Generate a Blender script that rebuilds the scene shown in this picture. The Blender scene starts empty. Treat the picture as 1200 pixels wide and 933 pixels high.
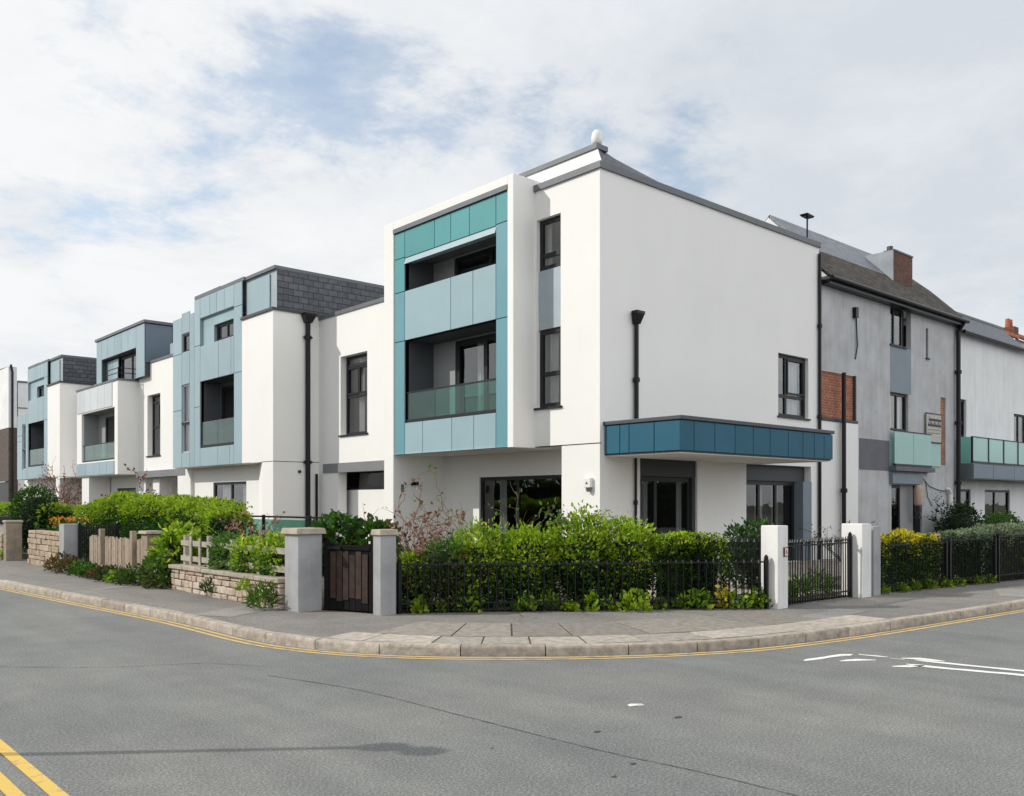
import bpy, bmesh, math, random
import numpy as np
from mathutils import Vector, Matrix

random.seed(7)
rng = np.random.default_rng(11)
R = math.radians
scene = bpy.context.scene
col = scene.collection

# ------------------------------------------------------------------ camera
cam_d = bpy.data.cameras.new("camera")
cam_d.sensor_width = 36.0
cam_d.lens = 31.5
cam_d.shift_y = 0.1021
cam_d.clip_start = 0.1
cam_d.clip_end = 3000
cam = bpy.data.objects.new("camera", cam_d)
cam.location = (-13.967, -12.867, 1.72)
cam.rotation_euler = (R(90), 0, R(-41.745))
col.objects.link(cam)
scene.camera = cam

# ------------------------------------------------------------------ world, sun, exposure
SUN_EL = 34.0
LIGHT = Vector((0.794 * math.cos(R(SUN_EL)), -0.608 * math.cos(R(SUN_EL)), -math.sin(R(SUN_EL))))
world = bpy.data.worlds.new("World")
scene.world = world
world.use_nodes = True
wn, wl = world.node_tree.nodes, world.node_tree.links
wn.clear()
w_out = wn.new("ShaderNodeOutputWorld")
w_bg = wn.new("ShaderNodeBackground")
w_bg.inputs["Strength"].default_value = 0.15
sky = wn.new("ShaderNodeTexSky")
sky.sky_type = 'NISHITA'
sky.sun_disc = False
sky.sun_elevation = R(SUN_EL)
sky.sun_rotation = math.atan2(-0.794, 0.608)
sky.air_density = 1.0
sky.dust_density = 1.2
tc = wn.new("ShaderNodeTexCoord")
sep = wn.new("ShaderNodeSeparateXYZ")
wl.new(tc.outputs["Generated"], sep.inputs[0])


def wmath(op, a, b=None):
    n = wn.new("ShaderNodeMath"); n.operation = op
    for i, v in enumerate((a, b)):
        if v is None: continue
        if isinstance(v, (int, float)): n.inputs[i].default_value = v
        else: wl.new(v, n.inputs[i])
    return n.outputs[0]


zc = wmath('ADD', wmath('MAXIMUM', sep.outputs[2], 0.0), 0.16)
comb = wn.new("ShaderNodeCombineXYZ")
wl.new(wmath('DIVIDE', sep.outputs[0], zc), comb.inputs[0])
wl.new(wmath('DIVIDE', sep.outputs[1], zc), comb.inputs[1])


def wnoise(scale, detail, rough, off, dist=0.0):
    mp = wn.new("ShaderNodeMapping"); mp.inputs["Location"].default_value = off
    wl.new(comb.outputs[0], mp.inputs[0])
    n = wn.new("ShaderNodeTexNoise")
    n.inputs["Scale"].default_value = scale
    n.inputs["Detail"].default_value = detail
    n.inputs["Roughness"].default_value = rough
    n.inputs["Distortion"].default_value = dist
    wl.new(mp.outputs[0], n.inputs["Vector"])
    return n.outputs["Fac"]


def wramp(src, stops):
    r = wn.new("ShaderNodeValToRGB")
    el = r.color_ramp.elements
    while len(el) < len(stops): el.new(0.5)
    for e, (p, c) in zip(el, stops):
        e.position = p; e.color = (*c, 1)
    wl.new(src, r.inputs[0])
    return r.outputs[0]




def wdir(px, py):
    """direction in the sky, measured as an angle from the camera axis (fixed in the world)"""
    a, b = (px - 600) / 1050, (589 - py) / 1050
    return Vector((0.6658 + a * 0.7461, 0.7461 - a * 0.6658, b)).normalized()


def wblob(d, r_in, r_out, amp):
    n = wn.new("ShaderNodeVectorMath"); n.operation = 'DOT_PRODUCT'
    wl.new(tc.outputs["Generated"], n.inputs[0]); n.inputs[1].default_value = d
    m = wn.new("ShaderNodeMapRange"); m.interpolation_type = 'SMOOTHSTEP'
    m.inputs["From Min"].default_value = math.cos(R(r_out)); m.inputs["From Max"].default_value = math.cos(R(r_in))
    m.inputs["To Min"].default_value = 0; m.inputs["To Max"].default_value = amp
    wl.new(n.outputs["Value"], m.inputs["Value"])
    return m.outputs[0]


n_big = wnoise(0.95, 10, 0.60, (1.3, 4.1, 0.0), 0.35)
n_lit = wnoise(1.0, 8, 0.56, (7.7, 2.2, 1.0), 0.3)
holes = None
for (x, y, r0, r1, am) in ((300, 30, .3, 6, .05), (370, 62, .3, 5, .075), (440, 85, .3, 5, .085), (505, 112, .3, 5, .085), (575, 150, .3, 4.5, .075), (655, 165, .3, 4.5, .07), (740, 180, .3, 4.5, .06), (825, 200, .3, 4.5, .10), (110, 25, .5, 6, .06), (1120, 340, 1, 9, .08)):
    v = wblob(wdir(x, y), r0, r1, am)
    holes = v if holes is None else wmath('ADD', holes, v)
n_fine = wnoise(2.1, 14, 0.66, (3.3, 9.1, 2.0), 0.15)
n_cov = wmath('SUBTRACT', wmath('ADD', wmath('ADD', wmath('MULTIPLY', n_big, 0.50), wmath('MULTIPLY', n_fine, 0.72)), -0.030), holes)
dark = None
for (x, y, r0, r1, am) in ((1120, 200, 3, 26, .20), (35, 262, .5, 3.2, .14)):
    v = wblob(wdir(x, y), r0, r1, am)
    dark = v if dark is None else wmath('ADD', dark, v)
n_shade = wmath('ADD', wmath('SUBTRACT', wmath('ADD', wmath('MULTIPLY', n_lit, 0.45), wmath('MULTIPLY', n_fine, 0.55)), dark), wblob(wdir(150, 330), 4, 26, .08))
cover = wramp(n_cov, [(0.35, (0.34, 0.34, 0.34)), (0.43, (0.52, 0.52, 0.52)), (0.485, (0.86, 0.86, 0.86)), (0.53, (1, 1, 1))])
shade0 = wramp(n_shade, [(0.28, (4.1, 4.4, 4.75)), (0.46, (5.05, 5.2, 5.4)), (0.62, (5.75, 5.8, 5.85))])
# unseen sky behind the camera, brightened as added fill for the shaded walls
opp = wblob(Vector((0.25, -0.85, 0.45)).normalized(), 10, 75, 1.0)
brm = wn.new("ShaderNodeMixRGB"); brm.blend_type = 'MULTIPLY'; brm.inputs[0].default_value = 1.0
cmb = wn.new("ShaderNodeCombineXYZ")
zen = wblob(Vector((0, 0, 1)), 8, 56, 0.62)     # clouds out of view overhead dimmed on purpose, so ground shadows deepen
gain = wmath('SUBTRACT', wmath('ADD', wmath('MULTIPLY', opp, 0.66), 1.0), zen)
for k in range(3): wl.new(gain, cmb.inputs[k])
wl.new(shade0, brm.inputs[1]); wl.new(cmb.outputs[0], brm.inputs[2])
shade = brm.outputs[0]
mixc = wn.new("ShaderNodeMixRGB")
sk = wn.new("ShaderNodeMixRGB"); sk.blend_type = 'MULTIPLY'; sk.inputs[0].default_value = 1.0
wl.new(sky.outputs[0], sk.inputs[1]); sk.inputs[2].default_value = (1.0, 1.12, 1.12, 1)
wl.new(cover, mixc.inputs[0])
wl.new(sk.outputs[0], mixc.inputs[1])
wl.new(shade, mixc.inputs[2])
wl.new(mixc.outputs[0], w_bg.inputs["Color"])
wl.new(w_bg.outputs[0], w_out.inputs[0])

sun_d = bpy.data.lights.new("sun", 'SUN')
sun_d.energy = 2.9
sun_d.angle = R(0.5)
sun_d.color = (1.0, 0.955, 0.88)
sun = bpy.data.objects.new("sun", sun_d)
sun.rotation_euler = LIGHT.to_track_quat('-Z', 'Y').to_euler()
sun.location = (-30, 25, 30)
col.objects.link(sun)

scene.view_settings.view_transform = 'Standard'
scene.view_settings.look = 'None'
scene.view_settings.gamma = 1
scene.view_settings.use_curve_mapping = False
scene.view_settings.exposure = 0.12
scene.cycles.max_bounces = 8
scene.cycles.transparent_max_bounces = 12


# ------------------------------------------------------------------ materials
def new_mat(name):
    m = bpy.data.materials.new(name); m.use_nodes = True
    nt = m.node_tree
    return m, nt.nodes, nt.links, nt.nodes["Principled BSDF"]


def N(nodes, t, **kw):
    n = nodes.new(t)
    for k, v in kw.items():
        if k in n.inputs: n.inputs[k].default_value = v
        else: setattr(n, k, v)
    return n


def noise_node(nodes, links, scale, detail=4, rough=0.55, stretch=None, uv=False):
    t = N(nodes, "ShaderNodeTexCoord")
    mp = N(nodes, "ShaderNodeMapping")
    if stretch: mp.inputs["Scale"].default_value = stretch
    links.new(t.outputs["UV" if uv else "Object"], mp.inputs[0])
    n = N(nodes, "ShaderNodeTexNoise", Scale=scale, Detail=detail, Roughness=rough)
    links.new(mp.outputs[0], n.inputs["Vector"])
    return n


def ramp(nodes, links, src, stops):
    r = N(nodes, "ShaderNodeValToRGB")
    el = r.color_ramp.elements
    while len(el) < len(stops): el.new(0.5)
    for e, (p, c) in zip(el, stops):
        e.position = p
        e.color = (*c, 1) if len(c) == 3 else c
    links.new(src, r.inputs[0])
    return r.outputs[0]


def mul(nodes, links, a, b, fac=1.0, mode='MULTIPLY'):
    m = N(nodes, "ShaderNodeMixRGB", blend_type=mode)
    m.inputs[0].default_value = fac
    for i, v in ((1, a), (2, b)):
        if isinstance(v, tuple): m.inputs[i].default_value = (*v, 1)
        else: links.new(v, m.inputs[i])
    return m.outputs[0]


def mat(name, c, rough=0.6, var=0.12, scale=2.5, bump=0.0, bscale=40, streak=0.0, metal=0.0, spec=0.5, island=0.0):
    m, n, l, b = new_mat(name)
    b.inputs["Roughness"].default_value = rough
    b.inputs["Metallic"].default_value = metal
    b.inputs["Specular IOR Level"].default_value = spec
    nz = noise_node(n, l, scale, 6, 0.6)
    lo, hi = 1 - var, 1 + var * 0.5
    v = ramp(n, l, nz.outputs["Fac"], [(0.3, (lo, lo, lo)), (0.7, (hi, hi, hi))])
    out = mul(n, l, c, v)
    if island:
        gi = N(n, "ShaderNodeNewGeometry")
        iv = ramp(n, l, gi.outputs["Random Per Island"], [(0, (1 - island,) * 3), (1, (1 + island,) * 3)])
        out = mul(n, l, out, iv)
    if streak:
        ns = noise_node(n, l, 1.0, 5, 0.6, (5.5, 5.5, 0.28))
        s = ramp(n, l, ns.outputs["Fac"], [(0.48, (1, 1, 1)), (0.75, (1 - streak, 1 - streak, 1 - streak * 1.08))])
        out = mul(n, l, out, s)
    l.new(out, b.inputs["Base Color"])
    if bump:
        nb = noise_node(n, l, bscale, 5, 0.65)
        bp = N(n, "ShaderNodeBump", Strength=bump, Distance=0.02)
        l.new(nb.outputs["Fac"], bp.inputs["Height"])
        l.new(bp.outputs[0], b.inputs["Normal"])
    return m


def brick_mat(name, c1, c2, mortar, w, h, gap, rough=0.8, bump=0.5, offset=0.5):
    m, n, l, b = new_mat(name)
    b.inputs["Roughness"].default_value = rough
    t = N(n, "ShaderNodeTexCoord")
    br = N(n, "ShaderNodeTexBrick")
    br.offset = offset
    br.inputs["Color1"].default_value = (*c1, 1)
    br.inputs["Color2"].default_value = (*c2, 1)
    br.inputs["Mortar"].default_value = (*mortar, 1)
    br.inputs["Scale"].default_value = 1.0
    br.inputs["Brick Width"].default_value = w
    br.inputs["Row Height"].default_value = h
    br.inputs["Mortar Size"].default_value = gap
    br.inputs["Mortar Smooth"].default_value = 0.2
    nd = noise_node(n, l, 3.0, 3, 0.5, None, True)
    mixv = N(n, "ShaderNodeVectorMath", operation='MULTIPLY_ADD')
    l.new(nd.outputs["Color"], mixv.inputs[0])
    mixv.inputs[1].default_value = (0.02, 0.02, 0)
    l.new(t.outputs["UV"], mixv.inputs[2])
    l.new(mixv.outputs[0], br.inputs["Vector"])
    nz = noise_node(n, l, 6.0, 5, 0.6)
    v = ramp(n, l, nz.outputs["Fac"], [(0.25, (0.6, 0.6, 0.6)), (0.75, (1.25, 1.25, 1.25))])
    l.new(mul(n, l, br.outputs["Color"], v), b.inputs["Base Color"])
    bp = N(n, "ShaderNodeBump", Strength=bump, Distance=0.02, invert=True)
    l.new(br.outputs["Fac"], bp.inputs["Height"])
    l.new(bp.outputs[0], b.inputs["Normal"])
    return m


def island_mat(name, stops, rough=0.8, bump=0.3, bscale=30, var=0.25):
    """colour picked per loose piece of the mesh (stones, boards)"""
    m, n, l, b = new_mat(name)
    b.inputs["Roughness"].default_value = rough
    g = N(n, "ShaderNodeNewGeometry")
    c = ramp(n, l, g.outputs["Random Per Island"], stops)
    nz = noise_node(n, l, 9.0, 6, 0.65)
    v = ramp(n, l, nz.outputs["Fac"], [(0.3, (1 - var,) * 3), (0.7, (1 + var * 0.6,) * 3)])
    l.new(mul(n, l, c, v), b.inputs["Base Color"])
    nb = noise_node(n, l, bscale, 5, 0.7)
    bp = N(n, "ShaderNodeBump", Strength=bump, Distance=0.02)
    l.new(nb.outputs["Fac"], bp.inputs["Height"])
    l.new(bp.outputs[0], b.inputs["Normal"])
    return m


def leaf_mat(name, stops, trans=0.35):
    m, n, l, b = new_mat(name)
    b.inputs["Roughness"].default_value = 0.45
    b.inputs["Specular IOR Level"].default_value = 0.4
    g = N(n, "ShaderNodeNewGeometry")
    nz = noise_node(n, l, 5.5, 3, 0.6)
    sp = N(n, "ShaderNodeMapRange"); l.new(nz.outputs["Fac"], sp.inputs["Value"])
    sp.inputs["From Min"].default_value = 0.33; sp.inputs["From Max"].default_value = 0.67
    mxf = N(n, "ShaderNodeMath", operation='MULTIPLY_ADD'); l.new(g.outputs["Random Per Island"], mxf.inputs[0]); mxf.inputs[1].default_value = 0.5
    hf = N(n, "ShaderNodeMath", operation='MULTIPLY'); l.new(sp.outputs[0], hf.inputs[0]); hf.inputs[1].default_value = 0.5
    l.new(hf.outputs[0], mxf.inputs[2])
    c = ramp(n, l, mxf.outputs[0], stops)
    l.new(c, b.inputs["Base Color"])
    tr = N(n, "ShaderNodeBsdfTranslucent")
    l.new(mul(n, l, c, (1.0, 1.25, 0.5)), tr.inputs["Color"])
    mx = N(n, "ShaderNodeMixShader"); mx.inputs[0].default_value = trans
    l.new(b.outputs[0], mx.inputs[1]); l.new(tr.outputs[0], mx.inputs[2])
    l.new(mx.outputs[0], n["Material Output"].inputs["Surface"])
    return m


def glass_mat(name, tint, ior=0.08, frost=0.0, frost_col=(0.5, 0.7, 0.65), rough=0.01):
    m, n, l, b = new_mat(name)
    n.remove(b)
    tr = N(n, "ShaderNodeBsdfTransparent"); tr.inputs[0].default_value = (*tint, 1)
    gl = N(n, "ShaderNodeBsdfGlossy", Roughness=rough)
    lw = N(n, "ShaderNodeLayerWeight"); lw.inputs["Blend"].default_value = 0.5
    pw = N(n, "ShaderNodeMath", operation='POWER'); l.new(lw.outputs["Facing"], pw.inputs[0]); pw.inputs[1].default_value = 4.0
    fr = N(n, "ShaderNodeMath", operation='MULTIPLY_ADD'); l.new(pw.outputs[0], fr.inputs[0])
    fr.inputs[1].default_value = 0.9 - ior; fr.inputs[2].default_value = ior
    src = tr.outputs[0]
    if frost:
        df = N(n, "ShaderNodeBsdfDiffuse"); df.inputs[0].default_value = (*frost_col, 1)
        tl = N(n, "ShaderNodeBsdfTranslucent"); tl.inputs[0].default_value = (*frost_col, 1)
        ad = N(n, "ShaderNodeMixShader"); ad.inputs[0].default_value = 0.4
        l.new(df.outputs[0], ad.inputs[1]); l.new(tl.outputs[0], ad.inputs[2])
        m2 = N(n, "ShaderNodeMixShader"); m2.inputs[0].default_value = frost
        l.new(src, m2.inputs[1]); l.new(ad.outputs[0], m2.inputs[2])
        src = m2.outputs[0]
    # slightly uneven glass so reflections are not ruler straight
    nb = noise_node(n, l, 1.3, 2, 0.5)
    bp = N(n, "ShaderNodeBump", Strength=0.06, Distance=0.05)
    l.new(nb.outputs["Fac"], bp.inputs["Height"]); l.new(bp.outputs[0], gl.inputs["Normal"])
    mx = N(n, "ShaderNodeMixShader")
    l.new(fr.outputs[0], mx.inputs[0]); l.new(src, mx.inputs[1]); l.new(gl.outputs[0], mx.inputs[2])
    l.new(mx.outputs[0], n["Material Output"].inputs["Surface"])
    return m


def asphalt(name, c, coarse=0.25, scale=180):
    m, n, l, b = new_mat(name)
    b.inputs["Roughness"].default_value = 0.85
    b.inputs["Specular IOR Level"].default_value = 0.3
    a = noise_node(n, l, scale, 6, 0.78)
    big = noise_node(n, l, 0.35, 6, 0.62)
    mid = noise_node(n, l, 2.2, 5, 0.6)
    lanes = noise_node(n, l, 1.0, 4, 0.55, (1.6, 0.22, 1))
    va = ramp(n, l, a.outputs["Fac"], [(0.32, (1 - coarse,) * 3), (0.5, (1, 1, 1)), (0.66, (1 + coarse * 1.5,) * 3)])
    vb = ramp(n, l, big.outputs["Fac"], [(0.32, (0.82, 0.84, 0.86)), (0.68, (1.12, 1.1, 1.06))])
    vm = ramp(n, l, mid.outputs["Fac"], [(0.3, (0.91, 0.91, 0.91)), (0.7, (1.06, 1.06, 1.06))])
    vl = ramp(n, l, lanes.outputs["Fac"], [(0.38, (0.90, 0.90, 0.91)), (0.6, (1.04, 1.04, 1.03))])
    o = mul(n, l, mul(n, l, mul(n, l, mul(n, l, c, va), vb), vm), vl)
    # pale stone chips that have lost their bitumen
    chips = noise_node(n, l, 42, 2, 0.5)
    vc = ramp(n, l, chips.outputs["Fac"], [(0.70, (0, 0, 0)), (0.76, (1, 1, 1))])
    mx = N(n, "ShaderNodeMixRGB"); l.new(vc, mx.inputs[0]); l.new(o, mx.inputs[1])
    l.new(mul(n, l, o, (1.45, 1.42, 1.38)), mx.inputs[2])
    l.new(mx.outputs[0], b.inputs["Base Color"])
    bp = N(n, "ShaderNodeBump", Strength=0.35, Distance=0.01)
    l.new(a.outputs["Fac"], bp.inputs["Height"]); l.new(bp.outputs[0], b.inputs["Normal"])
    return m


def worn_paint(name, c, under, wear=0.5, scale=9.0):
    m, n, l, b = new_mat(name)
    b.inputs["Roughness"].default_value = 0.8
    a = noise_node(n, l, scale, 7, 0.72)
    f = ramp(n, l, a.outputs["Fac"], [(wear - 0.09, (0, 0, 0)), (wear + 0.03, (1, 1, 1))])
    mx = N(n, "ShaderNodeMixRGB")
    l.new(f, mx.inputs[0])
    mx.inputs[1].default_value = (*under, 1); mx.inputs[2].default_value = (*c, 1)
    l.new(mx.outputs[0], b.inputs["Base Color"])
    return m


M = {}
M['white'] = mat('white_render', (0.82, 0.812, 0.79), 0.85, 0.035, 0.5, 0.12, 70, 0.012)
M['white_old'] = mat('white_render_old', (0.80, 0.805, 0.81), 0.88, 0.12, 0.7, 0.25, 60, 0.14)
M['grey_render'] = mat('grey_pebbledash', (0.50, 0.505, 0.515), 0.9, 0.22, 1.2, 0.5, 90, 0.16)
M['grey_band'] = mat('dark_grey_band', (0.13, 0.13, 0.15), 0.8, 0.15, 2, 0.2, 60)
M['soffit'] = mat('soffit_white', (0.72, 0.71, 0.69), 0.8, 0.06, 1.0)
M['fascia'] = mat('grey_flashing', (0.125, 0.137, 0.152), 0.5, 0.14, 3, 0.05, 20)
M['anthracite'] = mat('anthracite_frame', (0.013, 0.0145, 0.018), 0.45, 0.1, 3, 0, 0, 0, 0, 0.3)
M['darkgrey'] = mat('dark_grey_lining', (0.045, 0.048, 0.053), 0.6, 0.1, 3)
M['lining'] = mat('slate_grey_lining', (0.085, 0.092, 0.102), 0.6, 0.1, 2)
M['midgrey'] = mat('grey_lining', (0.30, 0.305, 0.31), 0.7, 0.08, 2)
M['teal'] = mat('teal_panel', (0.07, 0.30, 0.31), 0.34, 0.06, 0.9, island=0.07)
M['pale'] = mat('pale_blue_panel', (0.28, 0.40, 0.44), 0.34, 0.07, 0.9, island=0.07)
M['column'] = mat('blue_green_panel', (0.125, 0.30, 0.35), 0.34, 0.07, 0.9, island=0.07)
M['ice'] = mat('ice_blue_panel', (0.30, 0.41, 0.455), 0.36, 0.08, 0.8, 0, 0, 0.06, island=0.07)
M['ice_light'] = mat('off_white_panel', (0.56, 0.60, 0.62), 0.4, 0.08, 0.8, 0, 0, 0.06, island=0.07)
M['zinc'] = mat('zinc_panel', (0.36, 0.42, 0.455), 0.4, 0.12, 1.0, 0.04, 10, 0.08, island=0.07)
M['steel_blue'] = mat('steel_blue_panel', (0.11, 0.155, 0.20), 0.4, 0.12, 1.0, island=0.07)
M['canopy'] = mat('deep_blue_panel', (0.030, 0.118, 0.178), 0.5, 0.1, 0.9, 0, 0, 0, 0, 0.15, island=0.07)
M['dark_trim'] = mat('dark_coping', (0.05, 0.06, 0.07), 0.5, 0.12, 3)
M['bluegrey'] = mat('blue_grey_board', (0.17, 0.21, 0.25), 0.5, 0.1, 1.2)
M['beam'] = mat('grey_beam', (0.20, 0.205, 0.215), 0.55, 0.1, 1.5)
M['iron'] = mat('black_iron', (0.008, 0.008, 0.010), 0.42, 0.3, 8, 0.15, 30, 0, 0, 0.35)
M['pipe'] = mat('black_pipe', (0.007, 0.007, 0.009), 0.35, 0.2, 4, 0, 0, 0, 0, 0.3)
M['plastic'] = mat('white_plastic', (0.78, 0.78, 0.75), 0.4, 0.05, 4)
M['lens'] = mat('grey_lens', (0.16, 0.16, 0.14), 0.25, 0.1, 4)
M['slate'] = brick_mat('slate_hung', (0.062, 0.068, 0.083), (0.105, 0.113, 0.132), (0.018, 0.019, 0.022), 0.34, 0.19, 0.012, 0.5, 0.9)
M['roof_slate'] = brick_mat('roof_slate', (0.075, 0.085, 0.105), (0.10, 0.112, 0.135), (0.03, 0.032, 0.036), 0.3, 0.2, 0.008, 0.45, 0.5)
M['tile'] = brick_mat('brown_tile', (0.060, 0.048, 0.038), (0.135, 0.112, 0.088), (0.012, 0.010, 0.008), 0.24, 0.17, 0.022, 0.85, 1.0)
M['red_tile'] = brick_mat('red_tile', (0.30, 0.085, 0.04), (0.36, 0.12, 0.06), (0.07, 0.03, 0.02), 0.22, 0.15, 0.012, 0.85, 0.8)
M['slate_pale'] = brick_mat('weathered_slate', (0.17, 0.19, 0.215), (0.23, 0.25, 0.275), (0.11, 0.12, 0.135), 0.3, 0.2, 0.008, 0.5, 0.5)
M['brick_old'] = brick_mat('old_chimney_brick', (0.20, 0.075, 0.045), (0.12, 0.055, 0.04), (0.09, 0.075, 0.065), 0.225, 0.075, 0.011, 0.9, 0.6)
M['lead'] = mat('lead_sheet', (0.26, 0.295, 0.33), 0.45, 0.28, 1.4, 0.1, 6, 0.14)
M['brick'] = brick_mat('red_brick', (0.46, 0.125, 0.055), (0.33, 0.085, 0.04), (0.34, 0.25, 0.19), 0.225, 0.075, 0.011, 0.88, 0.6)
M['brick_dark'] = brick_mat('sooty_brick', (0.10, 0.05, 0.035), (0.055, 0.042, 0.036), (0.05, 0.045, 0.04), 0.225, 0.075, 0.011, 0.9, 0.6)
M['brick_brown'] = brick_mat('brown_brick', (0.13, 0.095, 0.075), (0.09, 0.068, 0.055), (0.12, 0.105, 0.095), 0.225, 0.075, 0.011, 0.9, 0.6)
M['terracotta'] = mat('terracotta', (0.40, 0.12, 0.055), 0.8, 0.2, 6)
M['glass'] = glass_mat('window_glass', (0.66, 0.70, 0.71), 0.20)
M['glass_dark'] = glass_mat('tinted_glass', (0.50, 0.53, 0.54), 0.10)
M['glass_green'] = glass_mat('balcony_glass', (0.50, 0.76, 0.68), 0.07, 0.05, (0.22, 0.42, 0.38))
M['glass_mint'] = glass_mat('mint_glass', (0.6, 0.86, 0.8), 0.07, 0.60, (0.45, 0.76, 0.70))
M['curtain'] = mat('curtain_cloth', (0.72, 0.71, 0.68), 0.9, 0.1, 3)
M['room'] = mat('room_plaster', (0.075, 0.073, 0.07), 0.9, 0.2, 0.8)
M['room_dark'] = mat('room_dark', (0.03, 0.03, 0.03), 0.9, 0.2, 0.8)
M['gatepost_grey'] = mat('grey_cement', (0.37, 0.375, 0.385), 0.85, 0.2, 2.2, 0.3, 50, 0.12)
M['capstone'] = mat('capstone', (0.42, 0.365, 0.29), 0.9, 0.3, 5, 0.5, 30)
M['gatepost_white'] = mat('white_masonry_paint', (0.76, 0.755, 0.74), 0.8, 0.1, 2.0, 0.15, 40, 0.14)
M['stone'] = island_mat('rubble_stone', [(0, (0.44, 0.32, 0.24)), (0.3, (0.56, 0.46, 0.36)), (0.55, (0.48, 0.38, 0.29)), (0.8, (0.62, 0.53, 0.44)), (1, (0.36, 0.27, 0.21))], 0.9, 0.8, 25, 0.3)
M['stone_tan'] = island_mat('tan_stone', [(0, (0.40, 0.31, 0.22)), (0.5, (0.50, 0.40, 0.30)), (1, (0.34, 0.27, 0.20))], 0.9, 0.8, 25, 0.3)
M['mortar'] = mat('mortar', (0.34, 0.29, 0.23), 0.95, 0.3, 6, 0.4, 60)
M['old_wood'] = island_mat('weathered_board', [(0, (0.36, 0.28, 0.21)), (0.5, (0.46, 0.37, 0.28)), (1, (0.28, 0.22, 0.165))], 0.9, 0.4, 40, 0.3)
M['post_wood'] = mat('weathered_post', (0.33, 0.265, 0.20), 0.9, 0.35, 5, 0.4, 40, 0.2)
M['white_wood'] = mat('faded_white_wood', (0.40, 0.365, 0.305), 0.85, 0.35, 6, 0.3, 40, 0.25)
M['black_wood'] = mat('black_stained_wood', (0.010, 0.009, 0.009), 0.8, 0.3, 5, 0.3, 40, 0, 0, 0.12)
M['brown_wood'] = island_mat('peeling_brown_board', [(0, (0.034, 0.017, 0.010)), (0.5, (0.052, 0.027, 0.015)), (1, (0.024, 0.013, 0.008))], 0.75, 0.5, 40, 0.7)
M['asphalt'] = asphalt('road_asphalt', (0.20, 0.206, 0.202), 0.62, 56)
M['footway'] = asphalt('pavement_asphalt', (0.235, 0.222, 0.208), 0.34, 34)
M['patch'] = asphalt('patched_asphalt', (0.29, 0.28, 0.265), 0.34, 34)
M['seam'] = mat('tar_seam', (0.10, 0.10, 0.10), 0.7, 0.3, 6)
M['stain'] = mat('oil_spot', (0.07, 0.07, 0.07), 0.6, 0.3, 8)
M['kerb'] = island_mat('kerb_stone', [(0, (0.42, 0.37, 0.31)), (0.5, (0.52, 0.46, 0.39)), (1, (0.35, 0.305, 0.255))], 0.9, 0.7, 30, 0.42)
M['slab'] = island_mat('paving_slab', [(0, (0.40, 0.36, 0.305)), (0.5, (0.52, 0.465, 0.40)), (1, (0.36, 0.33, 0.285))], 0.9, 0.6, 30, 0.38)
M['flag'] = island_mat('paving_flag', [(0, (0.27, 0.245, 0.215)), (0.5, (0.33, 0.30, 0.26)), (1, (0.24, 0.22, 0.195))], 0.9, 0.6, 30, 0.35)
M['yellow'] = worn_paint('yellow_line', (0.64, 0.45, 0.17), (0.33, 0.29, 0.21), 0.47, 5)
M['yellow_near'] = worn_paint('yellow_line_fresh', (0.70, 0.48, 0.11), (0.32, 0.28, 0.19), 0.43, 7)
M['white_paint'] = worn_paint('white_line', (0.82, 0.82, 0.80), (0.30, 0.30, 0.30), 0.40, 5)
M['soil'] = mat('garden_soil', (0.10, 0.085, 0.06), 0.95, 0.5, 3, 0.5, 20)
M['patio'] = brick_mat('patio_flags', (0.42, 0.37, 0.30), (0.36, 0.32, 0.27), (0.16, 0.14, 0.12), 0.6, 0.6, 0.012, 0.9, 0.3, 0.0)
M['earth'] = mat('open_ground', (0.12, 0.12, 0.09), 0.95, 0.4, 0.05)
M['litter'] = mat('litter_white', (0.8, 0.8, 0.78), 0.7, 0.1, 10)
M['sign_face'] = mat('sign_board', (0.50, 0.48, 0.44), 0.7, 0.4, 14)
M['ink'] = mat('sign_ink', (0.03, 0.03, 0.035), 0.6, 0.2, 6)
M['ink_grey'] = mat('sign_ink_grey', (0.20, 0.18, 0.16), 0.6, 0.2, 6)
M['plaque_red'] = mat('plaque_red', (0.16, 0.03, 0.03), 0.5, 0.2, 8)
M['tan_plastic'] = mat('faded_pink_tan', (0.52, 0.37, 0.29), 0.7, 0.2, 6)
M['bark'] = mat('brown_twig', (0.13, 0.075, 0.05), 0.9, 0.4, 12)
M['bark_pink'] = mat('reddish_twig', (0.24, 0.13, 0.09), 0.9, 0.4, 12)
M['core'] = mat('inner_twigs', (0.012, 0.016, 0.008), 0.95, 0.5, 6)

G_ = lambda *c: [(i / (len(c) - 1), x) for i, x in enumerate(c)]
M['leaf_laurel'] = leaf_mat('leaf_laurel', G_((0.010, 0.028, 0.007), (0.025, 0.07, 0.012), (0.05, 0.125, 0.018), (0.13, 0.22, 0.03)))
M['leaf_bright'] = leaf_mat('leaf_new_growth_sunlit', G_((0.05, 0.11, 0.010), (0.18, 0.30, 0.018), (0.38, 0.48, 0.03), (0.62, 0.64, 0.07)))  # new growth colour; on front shrub tops it also paints in the sunlight
M['leaf_yellow'] = leaf_mat('leaf_golden', G_((0.34, 0.30, 0.02), (0.55, 0.45, 0.03), (0.66, 0.52, 0.06)))
M['leaf_dark'] = leaf_mat('leaf_dark', G_((0.008, 0.022, 0.007), (0.018, 0.05, 0.013), (0.035, 0.085, 0.02)))
M['leaf_grey'] = leaf_mat('leaf_grey_green', G_((0.12, 0.16, 0.10), (0.20, 0.25, 0.17), (0.27, 0.31, 0.23)))
M['leaf_olive'] = leaf_mat('leaf_olive', G_((0.03, 0.045, 0.012), (0.07, 0.09, 0.025), (0.11, 0.13, 0.04)))
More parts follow.
